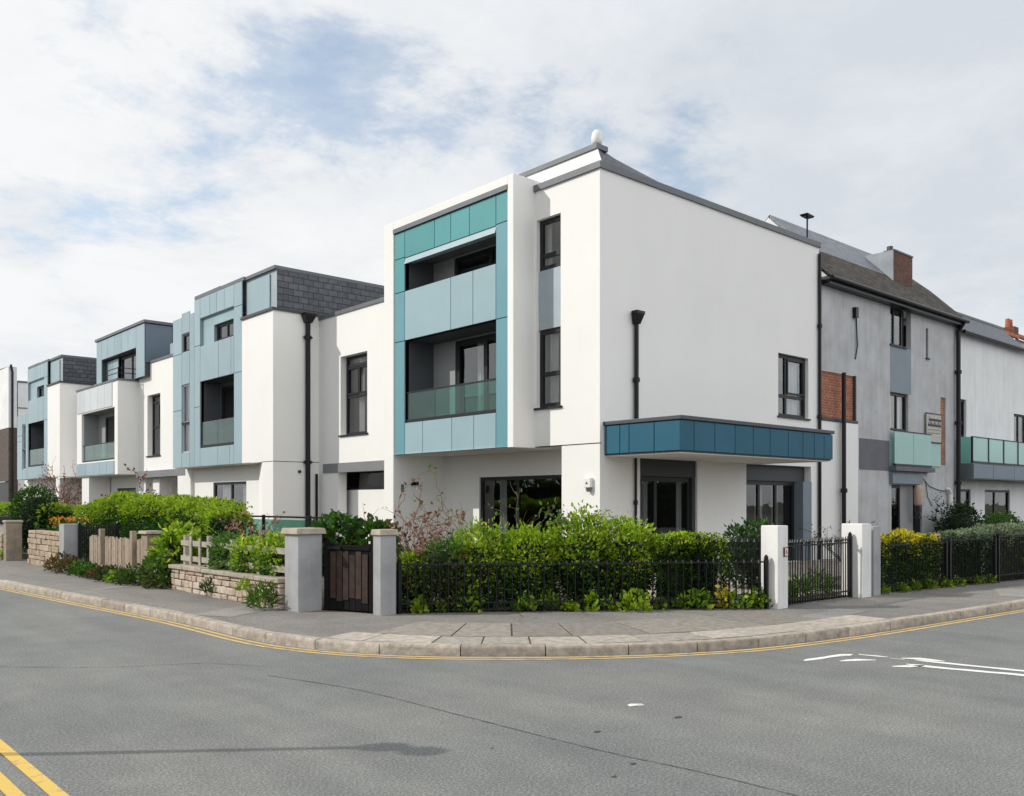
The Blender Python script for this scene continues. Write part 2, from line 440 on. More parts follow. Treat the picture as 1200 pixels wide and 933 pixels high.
M['leaf_red'] = leaf_mat('leaf_red_brown', G_((0.10, 0.03, 0.02), (0.20, 0.07, 0.04), (0.26, 0.14, 0.07)), 0.2)
M['leaf_mid'] = leaf_mat('leaf_mid', G_((0.025, 0.07, 0.015), (0.08, 0.17, 0.03), (0.17, 0.27, 0.05)))
M['petal_orange'] = leaf_mat('petal_orange', G_((0.60, 0.12, 0.02), (0.72, 0.25, 0.03), (0.75, 0.42, 0.05)), 0.3)
M['petal_pink'] = leaf_mat('petal_pink', G_((0.30, 0.09, 0.10), (0.42, 0.19, 0.17), (0.40, 0.27, 0.20)), 0.3)
M['petal_white'] = leaf_mat('petal_white', G_((0.55, 0.55, 0.5), (0.7, 0.7, 0.62)), 0.3)
M['grass'] = leaf_mat('grass_blade', G_((0.06, 0.12, 0.015), (0.13, 0.21, 0.025), (0.24, 0.30, 0.04)))


# ------------------------------------------------------------------ mesh helpers
def root_of(o):
    while o.parent: o = o.parent
    return o


class MB:
    def __init__(s):
        s.v = []; s.f = []; s.mi = []

    def face(s, pts, mi=0):
        i = len(s.v); s.v.extend([tuple(p) for p in pts])
        s.f.append(list(range(i, i + len(pts)))); s.mi.append(mi)

    def hexa(s, p, mi=0):
        """8 corners: bottom 0-3 counter-clockwise, top 4-7"""
        i = len(s.v); s.v.extend([tuple(q) for q in p])
        for f in ((0, 3, 2, 1), (4, 5, 6, 7), (0, 1, 5, 4), (1, 2, 6, 5), (2, 3, 7, 6), (3, 0, 4, 7)):
            s.f.append([i + k for k in f]); s.mi.append(mi)
        return s

    def box(s, x0, x1, y0, y1, z0, z1, mi=0):
        return s.hexa([(x0, y0, z0), (x1, y0, z0), (x1, y1, z0), (x0, y1, z0), (x0, y0, z1), (x1, y0, z1), (x1, y1, z1), (x0, y1, z1)], mi)

    def fbox(s, F, a0, a1, d0, d1, z0, z1, mi=0):
        p = [F(a, d, z) for z in (z0, z1) for a, d in ((a0, d0), (a1, d0), (a1, d1), (a0, d1))]
        return s.hexa(p, mi)

    def obox(s, p, q, w, z0, z1, mi=0, off=0.0):
        """upright box along the line p-q, width w"""
        p = Vector(p[:2]); q = Vector(q[:2]); t = (q - p).normalized(); n = Vector((-t.y, t.x))
        a, b = n * (off - w / 2), n * (off + w / 2)
        c = [p + a, q + a, q + b, p + b]
        return s.hexa([(k.x, k.y, z) for z in (z0, z1) for k in c], mi)

    def tube(s, pts, r, n=8, mi=0, cap=True):
        pts = [Vector(p) for p in pts]
        rr = r if isinstance(r, (list, tuple)) else [r] * len(pts)
        base = len(s.v); up = None
        for k, p in enumerate(pts):
            t = (pts[min(k + 1, len(pts) - 1)] - pts[max(k - 1, 0)]).normalized()
            if up is None:
                up = Vector((0, 0, 1)) if abs(t.z) < 0.9 else Vector((1, 0, 0))
            x = t.cross(up).normalized(); y = x.cross(t).normalized(); up = y
            for j in range(n):
                a = 2 * math.pi * j / n
                s.v.append(tuple(p + x * math.cos(a) * rr[k] + y * math.sin(a) * rr[k]))
        for k in range(len(pts) - 1):
            for j in range(n):
                a = base + k * n + j; b = base + k * n + (j + 1) % n
                s.f.append([a, b, b + n, a + n]); s.mi.append(mi)
        if cap:
            s.f.append([base + j for j in range(n)][::-1]); s.mi.append(mi)
            e = base + (len(pts) - 1) * n
            s.f.append([e + j for j in range(n)]); s.mi.append(mi)
        return s

    def lathe(s, c, prof, n=16, mi=0):
        return s.tube_profile(c, prof, n, mi)

    def tube_profile(s, c, prof, n, mi):
        base = len(s.v)
        for r, z in prof:
            for j in range(n):
                a = 2 * math.pi * j / n
                s.v.append((c[0] + r * math.cos(a), c[1] + r * math.sin(a), c[2] + z))
        for k in range(len(prof) - 1):
            for j in range(n):
                a = base + k * n + j; b = base + k * n + (j + 1) % n
                s.f.append([a, b, b + n, a + n]); s.mi.append(mi)
        s.f.append([base + j for j in range(n)][::-1]); s.mi.append(mi)
        e = base + (len(prof) - 1) * n
        s.f.append([e + j for j in range(n)]); s.mi.append(mi)
        return s

    def wall(s, F, a0, a1, z0, z1, holes=(), rev=0.15, d=0.0, mi=0, rmi=None):
        A = sorted({a0, a1, *[h[0] for h in holes], *[h[1] for h in holes]})
        Z = sorted({z0, z1, *[h[2] for h in holes], *[h[3] for h in holes]})
        A = [a for a in A if a0 <= a <= a1]; Z = [z for z in Z if z0 <= z <= z1]
        for i in range(len(A) - 1):
            for j in range(len(Z) - 1):
                ca, cz = (A[i] + A[i + 1]) / 2, (Z[j] + Z[j + 1]) / 2
                if any(h[0] < ca < h[1] and h[2] < cz < h[3] for h in holes): continue
                s.face([F(A[i], d, Z[j]), F(A[i + 1], d, Z[j]), F(A[i + 1], d, Z[j + 1]), F(A[i], d, Z[j + 1])], mi)
        for h in holes:
            r = h[4] if len(h) > 4 else rev
            m2 = mi if rmi is None else rmi
            s.face([F(h[0], d, h[2]), F(h[0], d + r, h[2]), F(h[0], d + r, h[3]), F(h[0], d, h[3])], m2)
            s.face([F(h[1], d, h[2]), F(h[1], d + r, h[2]), F(h[1], d + r, h[3]), F(h[1], d, h[3])], m2)
            s.face([F(h[0], d, h[2]), F(h[1], d, h[2]), F(h[1], d + r, h[2]), F(h[0], d + r, h[2])], m2)
            s.face([F(h[0], d, h[3]), F(h[1], d, h[3]), F(h[1], d + r, h[3]), F(h[0], d + r, h[3])], m2)
        return s

    def build(s, name, m, parent=None, bevel=0.0, smooth=False):
        off = Vector(root_of(parent).location) if parent else Vector((0, 0, 0))
        me = bpy.data.meshes.new(name)
        me.from_pydata([(v[0] - off.x, v[1] - off.y, v[2] - off.z) for v in s.v], [], s.f)
        for k in (m if isinstance(m, (list, tuple)) else [m]):
            me.materials.append(M[k] if isinstance(k, str) else k)
        me.polygons.foreach_set("material_index", s.mi)
        me.update()
        uv = me.uv_layers.new(name="UVMap")
        for p in me.polygons:
            n = p.normal
            for li in p.loop_indices:
                c = me.vertices[me.loops[li].vertex_index].co + off
                if abs(n.z) > 0.9: u = (c.x, c.y)
                elif abs(n.x) > abs(n.y): u = (c.y, c.z / max(0.3, math.sqrt(1 - n.z * n.z)))
                else: u = (c.x, c.z / max(0.3, math.sqrt(1 - n.z * n.z)))
                uv.data[li].uv = u
        if smooth:
            me.polygons.foreach_set("use_smooth", [True] * len(me.polygons))
        o = bpy.data.objects.new(name, me)
        col.objects.link(o)
        if parent: o.parent = parent
        if bevel:
            b = o.modifiers.new("edge", 'BEVEL'); b.width = bevel; b.segments = 2; b.limit_method = 'ANGLE'
        return o


def tag(o, label=None, cat=None, group=None, kind=None):
    if label: o['label'] = label
    if cat: o['category'] = cat
    if group: o['group'] = group
    if kind: o['kind'] = kind
    return o


def thing(name, loc, label, cat, group=None):
    o = bpy.data.objects.new(name, None)
    o.location = loc; o.empty_display_size = 0.2
    col.objects.link(o)
    return tag(o, label, cat, group)


def structure(o):
    o['kind'] = 'structure'
    return o


FX = lambda c: (lambda a, d, z: (c + d, a, z))      # wall facing the left-hand street (-x)
FY = lambda c: (lambda a, d, z: (a, c + d, z))      # wall facing the right-hand street (-y)


def window(house, F, a0, a1, z0, z1, d=0.12, mull=(), trans=(), fw=0.055, sill=True, curtain=(), room=1.6,
           roomm='room', glass='glass', name='window', sash=(), frame='anthracite', panel=None):
    w = MB()
    t = 0.07
    w.fbox(F, a0, a0 + fw, d, d + t, z0, z1); w.fbox(F, a1 - fw, a1, d, d + t, z0, z1)
    w.fbox(F, a0 + fw, a1 - fw, d, d + t, z0, z0 + fw); w.fbox(F, a0 + fw, a1 - fw, d, d + t, z1 - fw, z1)
    for m_ in mull: w.fbox(F, m_ - fw / 2, m_ + fw / 2, d + 0.004, d + t - 0.004, z0 + fw, z1 - fw)
    ed = [a0 + fw] + sorted(x for m_ in mull for x in (m_ - fw / 2, m_ + fw / 2)) + [a1 - fw]
    for q in trans:
        zz = q if isinstance(q, (int, float)) else q[0]
        rngs = [(ed[i], ed[i + 1]) for i in range(0, len(ed), 2)]
        if not isinstance(q, (int, float)): rngs = [rngs[i] for i in q[1]]
        for e0, e1 in rngs: w.fbox(F, e0, e1, d + 0.006, d + t - 0.006, zz - fw / 2, zz + fw / 2)
    for (s0, s1, y0, y1) in sash:     # an opening casement's own frame
        k = 0.045
        w.fbox(F, s0, s0 + k, d - 0.02, d + 0.03, y0, y1); w.fbox(F, s1 - k, s1, d - 0.02, d + 0.03, y0, y1)
        w.fbox(F, s0 + k, s1 - k, d - 0.02, d + 0.03, y0, y0 + k); w.fbox(F, s0 + k, s1 - k, d - 0.02, d + 0.03, y1 - k, y1)
    o = w.build(name, frame, house)
    g = MB(); g.face([F(a0 + .01, d + 0.034, z0 + .01), F(a1 - .01, d + 0.034, z0 + .01), F(a1 - .01, d + 0.034, z1 - .01), F(a0 + .01, d + 0.034, z1 - .01)])
    g.build('pane', glass, o)
    if sill:
        MB().fbox(F, a0 - 0.05, a1 + 0.05, -0.05, d + 0.02, z0 - 0.045, z0 - 0.001).build('sill', 'anthracite', o)
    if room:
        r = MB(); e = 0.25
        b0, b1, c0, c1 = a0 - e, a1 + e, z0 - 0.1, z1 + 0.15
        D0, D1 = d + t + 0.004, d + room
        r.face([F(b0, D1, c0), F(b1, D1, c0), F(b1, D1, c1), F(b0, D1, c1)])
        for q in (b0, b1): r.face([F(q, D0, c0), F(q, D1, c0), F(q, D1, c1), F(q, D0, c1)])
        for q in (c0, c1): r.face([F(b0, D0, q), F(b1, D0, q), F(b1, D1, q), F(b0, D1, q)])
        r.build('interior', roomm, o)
    for (k0, k1) in curtain:
        c = MB(); n = max(6, int((k1 - k0) / 0.03)); pts = []
        for i in range(n + 1):
            a = k0 + (k1 - k0) * i / n
            pts.append((a, d + 0.17 + 0.025 * math.sin(i * 1.7) + 0.012 * math.sin(i * 0.6)))
        for i in range(n):
            c.face([F(pts[i][0], pts[i][1], z0 + .03), F(pts[i + 1][0], pts[i + 1][1], z0 + .03), F(pts[i + 1][0], pts[i + 1][1], z1), F(pts[i][0], pts[i][1], z1)])
        c.build('curtain', 'curtain', o, smooth=True)
    return o


GAP = 0.011


def panels(mb, F, d, A, z0, z1, mi=0, th=0.03):
    for i in range(len(A) - 1):
        mb.fbox(F, A[i] + GAP, A[i + 1] - GAP, d, d + th, z0 + GAP, z1 - GAP, mi)


def downpipe(house, x, y, z0, z1, r=0.045, hopper=True, away=(0, -1), name='downpipe', bands=(), mat_='pipe'):
    p = MB(); p.tube([(x, y, z0), (x, y, z1)], r, 12)
    for z in bands: p.tube([(x, y, z - 0.05), (x, y, z + 0.05)], r * 1.45, 12); p.box(x - r * 1.9, x + r * 1.9, y - r * 0.4, y + r * 0.4, z - 0.025, z + 0.025)
    o = p.build(name, mat_, house, smooth=False)
    if hopper:
        h = MB()
        w1, w0 = r * 2.5, r * 1.3
        h.hexa([(x - w0, y - w0, z1 - 0.16), (x + w0, y - w0, z1 - 0.16), (x + w0, y + w0, z1 - 0.16), (x - w0, y + w0, z1 - 0.16),
                (x - w1, y - w1, z1 + 0.04), (x + w1, y - w1, z1 + 0.04), (x + w1, y + w1 * .3, z1 + 0.04), (x - w1, y + w1 * .3, z1 + 0.04)])
        h.box(x - w1 * 1.08, x + w1 * 1.08, y - w1 * 1.08, y + w1 * .3, z1 + 0.042, z1 + 0.12)
        h.build('hopper', mat_, o, bevel=0.01)
    return o


def balustrade(house, F, a0, a1, z0, z1, d, n=2, glass='glass_green', rail=True, name='balcony_guard'):
    fr = MB()
    fr.fbox(F, a0, a1, d - 0.03, d + 0.03, z0, z0 + 0.07)
    if rail: fr.fbox(F, a0, a1, d - 0.022, d + 0.022, z1 - 0.035, z1)
    o = fr.build(name, 'anthracite', house)
    g = MB(); w = (a1 - a0) / n
    for i in range(n):
        g.fbox(F, a0 + w * i + 0.012, a0 + w * (i + 1) - 0.012, d - 0.008, d + 0.008, z0 + 0.072, z1 - (0.037 if rail else 0.0))
    g.build('glass_panel', glass, o)
    return o


# ------------------------------------------------------------------ ground, roads, pavement
def catmull(P, step=0.2):
    out = []
    for i in range(len(P) - 1):
        p0, p1, p2, p3 = [Vector(P[min(max(k, 0), len(P) - 1)]) for k in (i - 1, i, i + 1, i + 2)]
        n = max(1, int((p2 - p1).length / step))
        if (p2 - p1).length > 12: n = 4
        for k in range(n):
            t = k / n
            out.append(0.5 * ((2 * p1) + (p2 - p0) * t + (2 * p0 - 5 * p1 + 4 * p2 - p3) * t * t + (3 * p1 - p0 - 3 * p2 + p3) * t ** 3))
    out.append(Vector(P[-1]))
    return out


def offset_line(L, w):
    """positive w: towards the houses"""
    out = []
    for i, p in enumerate(L):
        t = (L[min(i + 1, len(L) - 1)] - L[max(i - 1, 0)]).normalized()
        out.append(p + Vector((-t.y, t.x)) * w)
    return out


def strip(mb, A, B, z, mi=0):
    for i in range(len(A) - 1):
        mb.face([(A[i].x, A[i].y, z), (A[i + 1].x, A[i + 1].y, z), (B[i + 1].x, B[i + 1].y, z), (B[i].x, B[i].y, z)], mi)


g = MB(); g.face([(-900, -900, -0.02), (900, -900, -0.02), (900, 900, -0.02), (-900, 900, -0.02)])
structure(g.build('ground', 'earth'))
g = MB()
g.face([(-60, -60, 0), (120, -60, 0), (120, 4, 0), (-4, 4, 0), (-4, 150, 0), (-60, 150, 0)])
structure(g.build('road', 'asphalt'))

KERB = catmull([(-14.0, 70), (-10.6, 20), (-9.57, 7.83), (-9.24, 3.32), (-8.98, 0.23), (-8.93, -2.3), (-8.78, -3.25), (-8.50, -3.98), (-7.98, -4.74), (-7.31, -5.4),
                (-6.55, -6.0), (-5.64, -6.53), (-4.62, -6.90), (-2.97, -7.16), (-0.79, -7.34), (1.95, -7.54), (12, -8.3), (60, -12)])
KERB_IN = offset_line(KERB, 0.14)
PZ = 0.11
g = MB()
poly = [(p.x, p.y, PZ) for p in KERB_IN] + [(60, -3, PZ), (3, -3, PZ), (-3, 3, PZ), (-3, 70, PZ)]
g.face(poly)
structure(g.build('pavement', 'footway'))
# kerb stones, each with a dark joint
g = MB(); acc = 0; start = 0; i = 0
cum = [0]
for k in range(1, len(KERB)): cum.append(cum[-1] + (KERB[k] - KERB[k - 1]).length)


def at_s(L, s):
    for k in range(1, len(L)):
        if cum[k] >= s:
            t = (s - cum[k - 1]) / max(1e-6, cum[k] - cum[k - 1])
            return L[k - 1].lerp(L[k], t)
    return L[-1]


s = 0.0
while s < cum[-1] - 0.5:
    ln = random.uniform(0.8, 0.98)
    e = min(s + ln, cum[-1])
    K0, K1, I0, I1 = at_s(KERB, s + .006), at_s(KERB, e - .006), at_s(KERB_IN, s + .006), at_s(KERB_IN, e - .006)
    dz = random.uniform(-0.004, 0.004)
    f = 0.018
    n0 = (I0 - K0).normalized() * f; n1 = (I1 - K1).normalized() * f
    zt = PZ + 0.006 + dz
    pr = [(K0, K1, -0.05), (K0, K1, zt - 0.03), (K0 + n0 * .35, K1 + n1 * .35, zt - 0.01), (K0 + n0, K1 + n1, zt), (I0, I1, zt), (I0, I1, -0.05)]
    b = len(g.v)
    for A_, B_, z in pr: g.v += [(A_.x, A_.y, z), (B_.x, B_.y, z)]
    for q in range(len(pr) - 1): g.f.append([b + 2 * q, b + 2 * q + 1, b + 2 * q + 3, b + 2 * q + 2]); g.mi.append(0)
    g.f.append([b + 2 * q for q in range(len(pr))]); g.mi.append(0)
    g.f.append([b + 2 * q + 1 for q in range(len(pr))][::-1]); g.mi.append(0)
    s = e
structure(g.build('kerb', 'kerb'))
# flagstones behind the kerb round the corner
sA = next(cum[k] for k in range(len(KERB)) if KERB[k].y < -3.3)
sB = next(cum[k] for k in range(len(KERB)) if KERB[k].x > -2.2)
L2 = [offset_line(KERB, w) for w in (0.146, 0.70, 1.90)]
slabs = []
for row in range(2):
    g = MB()
    s = sA + row * 0.35
    while s < sB - row * 0.9:
        e = s + (random.uniform(0.75, 1.5) if row else random.uniform(0.55, 0.95))
        e = min(e, sB + .3)
        p = [at_s(L2[row], s + .006), at_s(L2[row], e - .006), at_s(L2[row + 1], e - .006), at_s(L2[row + 1], s + .006)]
        c = sum(p, Vector((0, 0))) / 4
        p = [c + (q - c) * 0.98 for q in p]
        z = PZ + random.uniform(0.006, 0.012)
        g.hexa([(q.x, q.y, PZ - .02) for q in p] + [(q.x, q.y, z) for q in p])
        s = e
    slabs.append(g)
structure(slabs[1].build('paving_flags', 'flag'))
g = slabs[0]
structure(g.build('paving_slabs', 'slab'))
g = MB()
for k in range(60):
    s0_, s1_ = sA + .42 + (sB - sA - 1.5) * k / 60, sA + .42 + (sB - sA - 1.5) * (k + 1) / 60
    q4 = [at_s(L2[0], s0_), at_s(L2[0], s1_), at_s(L2[2], s1_), at_s(L2[2], s0_)]
    g.face([(q.x, q.y, PZ + .003) for q in q4])
structure(g.build('paving_joints', 'soil'))
# patched strips in the footway
g = MB()
for (x0, y0, x1, y1, wd) in ((-8.75, 4.6, -7.75, 5.1, .35), (-8.7, -.55, -7.65, .05, .7), (2.6, -7.2, 4.0, -6.6, .5), (-3.2, -6.4, -1.2, -6.25, .45)):
    a_, b_ = Vector((x0, y0)), Vector((x1, y1)); t_ = (b_ - a_).normalized(); n_ = Vector((-t_.y, t_.x)) * wd / 2
    g.face([(q.x, q.y, PZ + .004) for q in (a_ - n_, b_ - n_, b_ + n_, a_ + n_)])
structure(g.build('pavement_patches', 'patch'))
# road markings
g = MB()
for w0, w1 in ((-0.05, -0.115), (-0.165, -0.225)):
    strip(g, offset_line(KERB, w0), offset_line(KERB, w1), 0.004)
structure(g.build('yellow_kerb_lines', 'yellow'))
g = MB()
for x in (-12.45, -12.64):
    g.face([(x - .043, -14, .004), (x + .043, -14, .004), (x + .043, 60, .004), (x - .043, 60, .004)])
structure(g.build('yellow_road_lines', 'yellow_near'))


def ragged(mb, P, w, z, jit=0.3, seg=0.12):
    """a painted line whose edges have worn unevenly"""
    L = catmull([Vector(p) for p in P], seg)
    a, b = [], []
    for i, p in enumerate(L):
        t = (L[min(i + 1, len(L) - 1)] - L[max(i - 1, 0)]).normalized(); n = Vector((-t.y, t.x))
        k = 1 if 0 < i < len(L) - 1 else 0.35
        a.append(p + n * w / 2 * k * (1 + random.uniform(-jit, jit))); b.append(p - n * w / 2 * k * (1 + random.uniform(-jit, jit)))
    strip(mb, a, b, z)


g = MB()
ragged(g, [(-4.18, -8.5), (-4.1, -9.0), (-3.98, -9.6), (-3.9, -10.5), (-3.9, -12.8)], 0.10, 0.004, 0.25)
ragged(g, [(-4.50, -8.55), (-4.42, -9.0), (-4.24, -9.6), (-4.15, -10.5), (-4.15, -12.8)], 0.10, 0.004, 0.25)
ragged(g, [(-5.12, -7.72), (-4.72, -7.78), (-4.34, -7.86)], 0.09, 0.004, 0.5)
ragged(g, [(-4.30, -7.92), (-4.25, -8.12), (-4.22, -8.22)], 0.08, 0.004, 0.5)
ragged(g, [(-4.27, -8.26), (-4.24, -8.42)], 0.08, 0.004, 0.5)
ragged(g, [(-4.86, -8.0), (-4.62, -8.1), (-4.5, -8.22)], 0.08, 0.004, 0.6)
ragged(g, [(-4.75, -8.52), (-4.62, -8.6), (-4.45, -8.72)], 0.14, 0.004, 0.4)
ragged(g, [(-4.18, -8.35), (-4.05, -8.5), (-4.03, -8.75)], 0.12, 0.004, 0.4)
structure(g.build('give_way_line', 'white_paint'))
g = MB()
ragged(g, [(-9.85, -4.6), (-9.55, -5.8), (-9.46, -7.2), (-9.38, -8.6), (-9.25, -9.6), (-9.2, -11)], 0.010, 0.004, 0.7, 0.06)
ragged(g, [(-12.2, -1.8), (-11.0, -3.0), (-10.1, -3.5), (-9.6, -4.2)], 0.008, 0.004, 0.8, 0.06)
structure(g.build('road_seam', 'seam'))
g = MB()
for (x, y, r) in ((-9.02, -8.28, .035), (-9.45, -9.0, .03), (-9.75, -9.1, .02), (-8.2, -8.4, .045), (-9.9, -8.1, .015)):
    n = 12
    g.face([(x + r * math.cos(6.283 * k / n) * random.uniform(.7, 1.2), y + r * .6 * math.sin(6.283 * k / n) * random.uniform(.7, 1.2), .0045) for k in range(n)])
structure(g.build('oil_stains', 'stain'))
# garden ground behind the boundary line
g = MB()
g.face([(x, y, 0.135) for x, y in ((-7.32, 70), (-7.32, -0.7), (-6.75, -1.9), (-2.0, -5.15), (1.1, -5.3), (3.6, -5.5), (6.3, -5.95), (60, -12.0), (60, 0.6), (0.6, 0.6), (0.6, 70))])
structure(g.build('garden_ground', 'soil'))
g = MB()
g.face([(x, y, 0.142) for x, y in ((-1.9, -4.9), (1.2, -5.05), (1.6, -3.2), (9.5, -3.2), (9.5, -0.05), (-0.1, -0.05), (-3.1, -2.4))])
structure(g.build('patio_paving', 'patio'))

# ------------------------------------------------------------------ corner house
A = thing('corner_house', (0, 0, 0), 'white three storey corner house with teal panelled bay and deep blue canopy', 'house')
Fx, Fy = FX(0.0), FY(0.0)
w = MB()
TOP = 8.78
# street-corner strip and ground floor of the left face
w.wall(Fx, 0, 2.2, 2.99, TOP, [(1.17, 1.94, 3.86, 8.12, .16)])
w.wall(Fx, 0, 1.14, 0.0, 2.965)
w.face([Fx(1.14, 0, 0), Fx(1.14, 1.0, 0), Fx(1.14, 1.0, 2.965), Fx(1.14, 0, 2.965)])
FR = FX(1.0)
w.wall(FR, 1.14, 6.71, 0, 2.965, [(1.5, 5.2, 0.15, 2.38, .10)])
# wing
w.wall(Fx, 7.15, 11.72, 2.9, 7.33, [(9.0, 10.46, 3.72, 6.06, .26)])
w.wall(Fx, 10.61, 11.72, 0, 2.9)
w.face([Fx(10.61, 0, 0), Fx(10.61, .3, 0), Fx(10.61, .3, 2.9), Fx(10.61, 0, 2.9)])
w.wall(FX(.45), 7.15, 11.70, 0, 2.9, [(8.0, 11.2, 2.10, 2.68, .08)])
# right-hand face
w.wall(Fy, 0, 8.93, 0, TOP, [(6.86, 8.36, 4.0, 5.65, .14), (1.30, 3.38, 0.14, 2.72, .2), (5.40, 8.50, 0.14, 2.70, .35)])
# hidden sides so that light cannot leak through
w.wall(FX(8.93), 0, 7.13, 0, TOP); w.wall(FY(7.13), 0.3, 8.93, 0, TOP)
w.wall(FY(11.70), 0.0, 6, 0, 7.33)
o = w.build('wall', 'white', A)
s_ = MB()
s_.face([(-.66, 2.2, 2.97), (1.0, 2.2, 2.97), (1.0, 6.71, 2.97), (-.66, 6.71, 2.97)])
s_.face([(0.0, 1.14, 2.966), (1.0, 1.14, 2.966), (1.0, 2.2, 2.966), (0.0, 2.2, 2.966)])
s_.face([(0.0, 7.15, 2.9), (.45, 7.15, 2.9), (.45, 11.7, 2.9), (0.0, 11.7, 2.9)])
s_.build('soffit', 'soffit', A)
# drip joint between ground and first floor
MB().fbox(Fx, 0.0, 1.14, 0.006, 0.05, 2.965, 2.99).build('drip_joint', 'darkgrey', A)
# projecting white frame round the bay
xb = -0.66
FB = FX(xb)
fr = MB()
fr.fbox(FB, 2.0, 2.2, 0, 1.2, 2.955, 9.06)
fr.fbox(FB, 6.71, 7.15, 0, 1.9, 0.0, 9.06)
fr.fbox(FB, 2.2, 6.71, 0, 1.2, 8.86, 9.055)
fr.build('bay_frame', 'white', A, bevel=0.012)
# flashing under the top of the frame
MB().fbox(FB, 2.202, 6.708, -0.02, 0.06, 8.745, 8.858).build('bay_flashing', 'fascia', A)
c = MB()
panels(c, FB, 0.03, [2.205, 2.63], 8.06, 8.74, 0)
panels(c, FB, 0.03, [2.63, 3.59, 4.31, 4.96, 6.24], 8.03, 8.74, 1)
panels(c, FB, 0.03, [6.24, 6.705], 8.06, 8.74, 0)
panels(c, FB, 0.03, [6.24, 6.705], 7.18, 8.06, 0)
c2 = MB()
for z0, z1 in ((5.9, 8.06), (2.96, 5.9)): panels(c2, FB, 0.03, [2.205, 2.63], z0, z1)
c2.build('corner_cladding', 'column', A)
c2 = MB()
for z0, z1 in ((5.9, 7.18), (2.96, 5.9)): panels(c2, FB, 0.03, [6.24, 6.705], z0, z1)
c3 = MB()
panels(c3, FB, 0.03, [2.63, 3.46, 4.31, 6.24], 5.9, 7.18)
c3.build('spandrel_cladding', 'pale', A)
c3 = MB()
panels(c3, FB, 0.03, [2.63, 3.43, 4.27, 5.46, 6.24], 2.96, 3.78)
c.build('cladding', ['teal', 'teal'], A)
c2.build('corner_cladding', 'column', A)
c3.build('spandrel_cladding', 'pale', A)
# boards behind the panels (dark in the joints) with the two openings left free
w = MB()
w.wall(FB, 2.2, 6.71, 2.962, 8.75, [(2.63, 6.24, 3.78, 5.90, .1), (2.63, 6.24, 7.18, 8.03, .1)], d=0.062)
w.build('backing_board', 'darkgrey', A)
# silver sloping head over the top opening
w = MB(); w.hexa([FB(2.64, .0, 7.87), FB(6.23, .0, 7.87), FB(6.23, .35, 7.95), FB(2.64, .35, 7.95), FB(2.64, .05, 8.03), FB(6.23, .05, 8.03), FB(6.23, .35, 8.03), FB(2.64, .35, 8.03)])
w.build('opening_head', 'ice', A)
# loggias
dl = 0.96
w = MB()
for z0, z1 in ((3.78, 5.90), (7.18, 8.03)):
    w.face([FB(6.24, .064, z0), FB(6.24, dl, z0), FB(6.24, dl, z1), FB(6.24, .064, z1)], 0)
    w.face([FB(2.63, .064, z0), FB(2.63, dl, z0), FB(2.63, dl, z1), FB(2.63, .064, z1)], 0)
    w.face([FB(2.63, .064, z1), FB(6.24, .064, z1), FB(6.24, dl, z1), FB(2.63, dl, z1)], 0)
    w.face([FB(2.63, .064, z0), FB(6.24, .064, z0), FB(6.24, dl, z0), FB(2.63, dl, z0)], 1)
w.wall(FB, 2.63, 6.24, 3.78, 5.90, [(2.66, 5.32, 3.8, 5.87, .08)], d=dl, mi=1)
w.wall(FB, 2.63, 6.24, 7.18, 8.03, [(2.66, 5.36, 7.19, 8.01, .08)], d=dl, mi=1)
w.build('loggia_lining', ['lining', 'midgrey'], A)
window(A, FB, 2.66, 5.32, 3.8, 5.87, dl + .03, mull=(4.15,), fw=.14, sill=False, curtain=((4.3, 4.62),), name='sliding_door', glass='glass')
window(A, FB, 2.66, 5.36, 7.19, 8.01, dl + .03, mull=(3.95,), fw=.12, sill=False, curtain=((3.5, 3.8),))
balustrade(A, FB, 2.66, 6.21, 3.79, 4.57, 0.10, 3)
# tall slot window on the corner strip: two lights and a spandrel
window(A, Fx, 1.17, 1.94, 6.97, 8.12, 0.10, trans=(7.30,), fw=.10, curtain=((1.72, 1.84),), sill=False)
window(A, Fx, 1.17, 1.94, 3.86, 5.62, 0.10, trans=(4.62,), fw=.10, curtain=((1.5, 1.78),))
MB().fbox(Fx, 1.175, 1.935, 0.06, 0.13, 5.63, 6.965).build('spandrel_panel', 'zinc', A)
# ground floor
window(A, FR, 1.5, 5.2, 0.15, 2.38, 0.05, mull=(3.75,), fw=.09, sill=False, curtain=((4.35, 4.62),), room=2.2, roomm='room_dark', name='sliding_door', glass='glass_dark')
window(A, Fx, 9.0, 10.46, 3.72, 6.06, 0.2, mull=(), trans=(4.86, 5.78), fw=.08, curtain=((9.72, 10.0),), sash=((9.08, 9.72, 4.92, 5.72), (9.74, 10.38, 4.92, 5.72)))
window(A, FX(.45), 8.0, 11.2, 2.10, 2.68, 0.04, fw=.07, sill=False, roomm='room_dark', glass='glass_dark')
MB().fbox(Fx, 7.2, 11.45, -0.03, 0.12, 2.62, 2.895).build('porch_beam', 'beam', A)
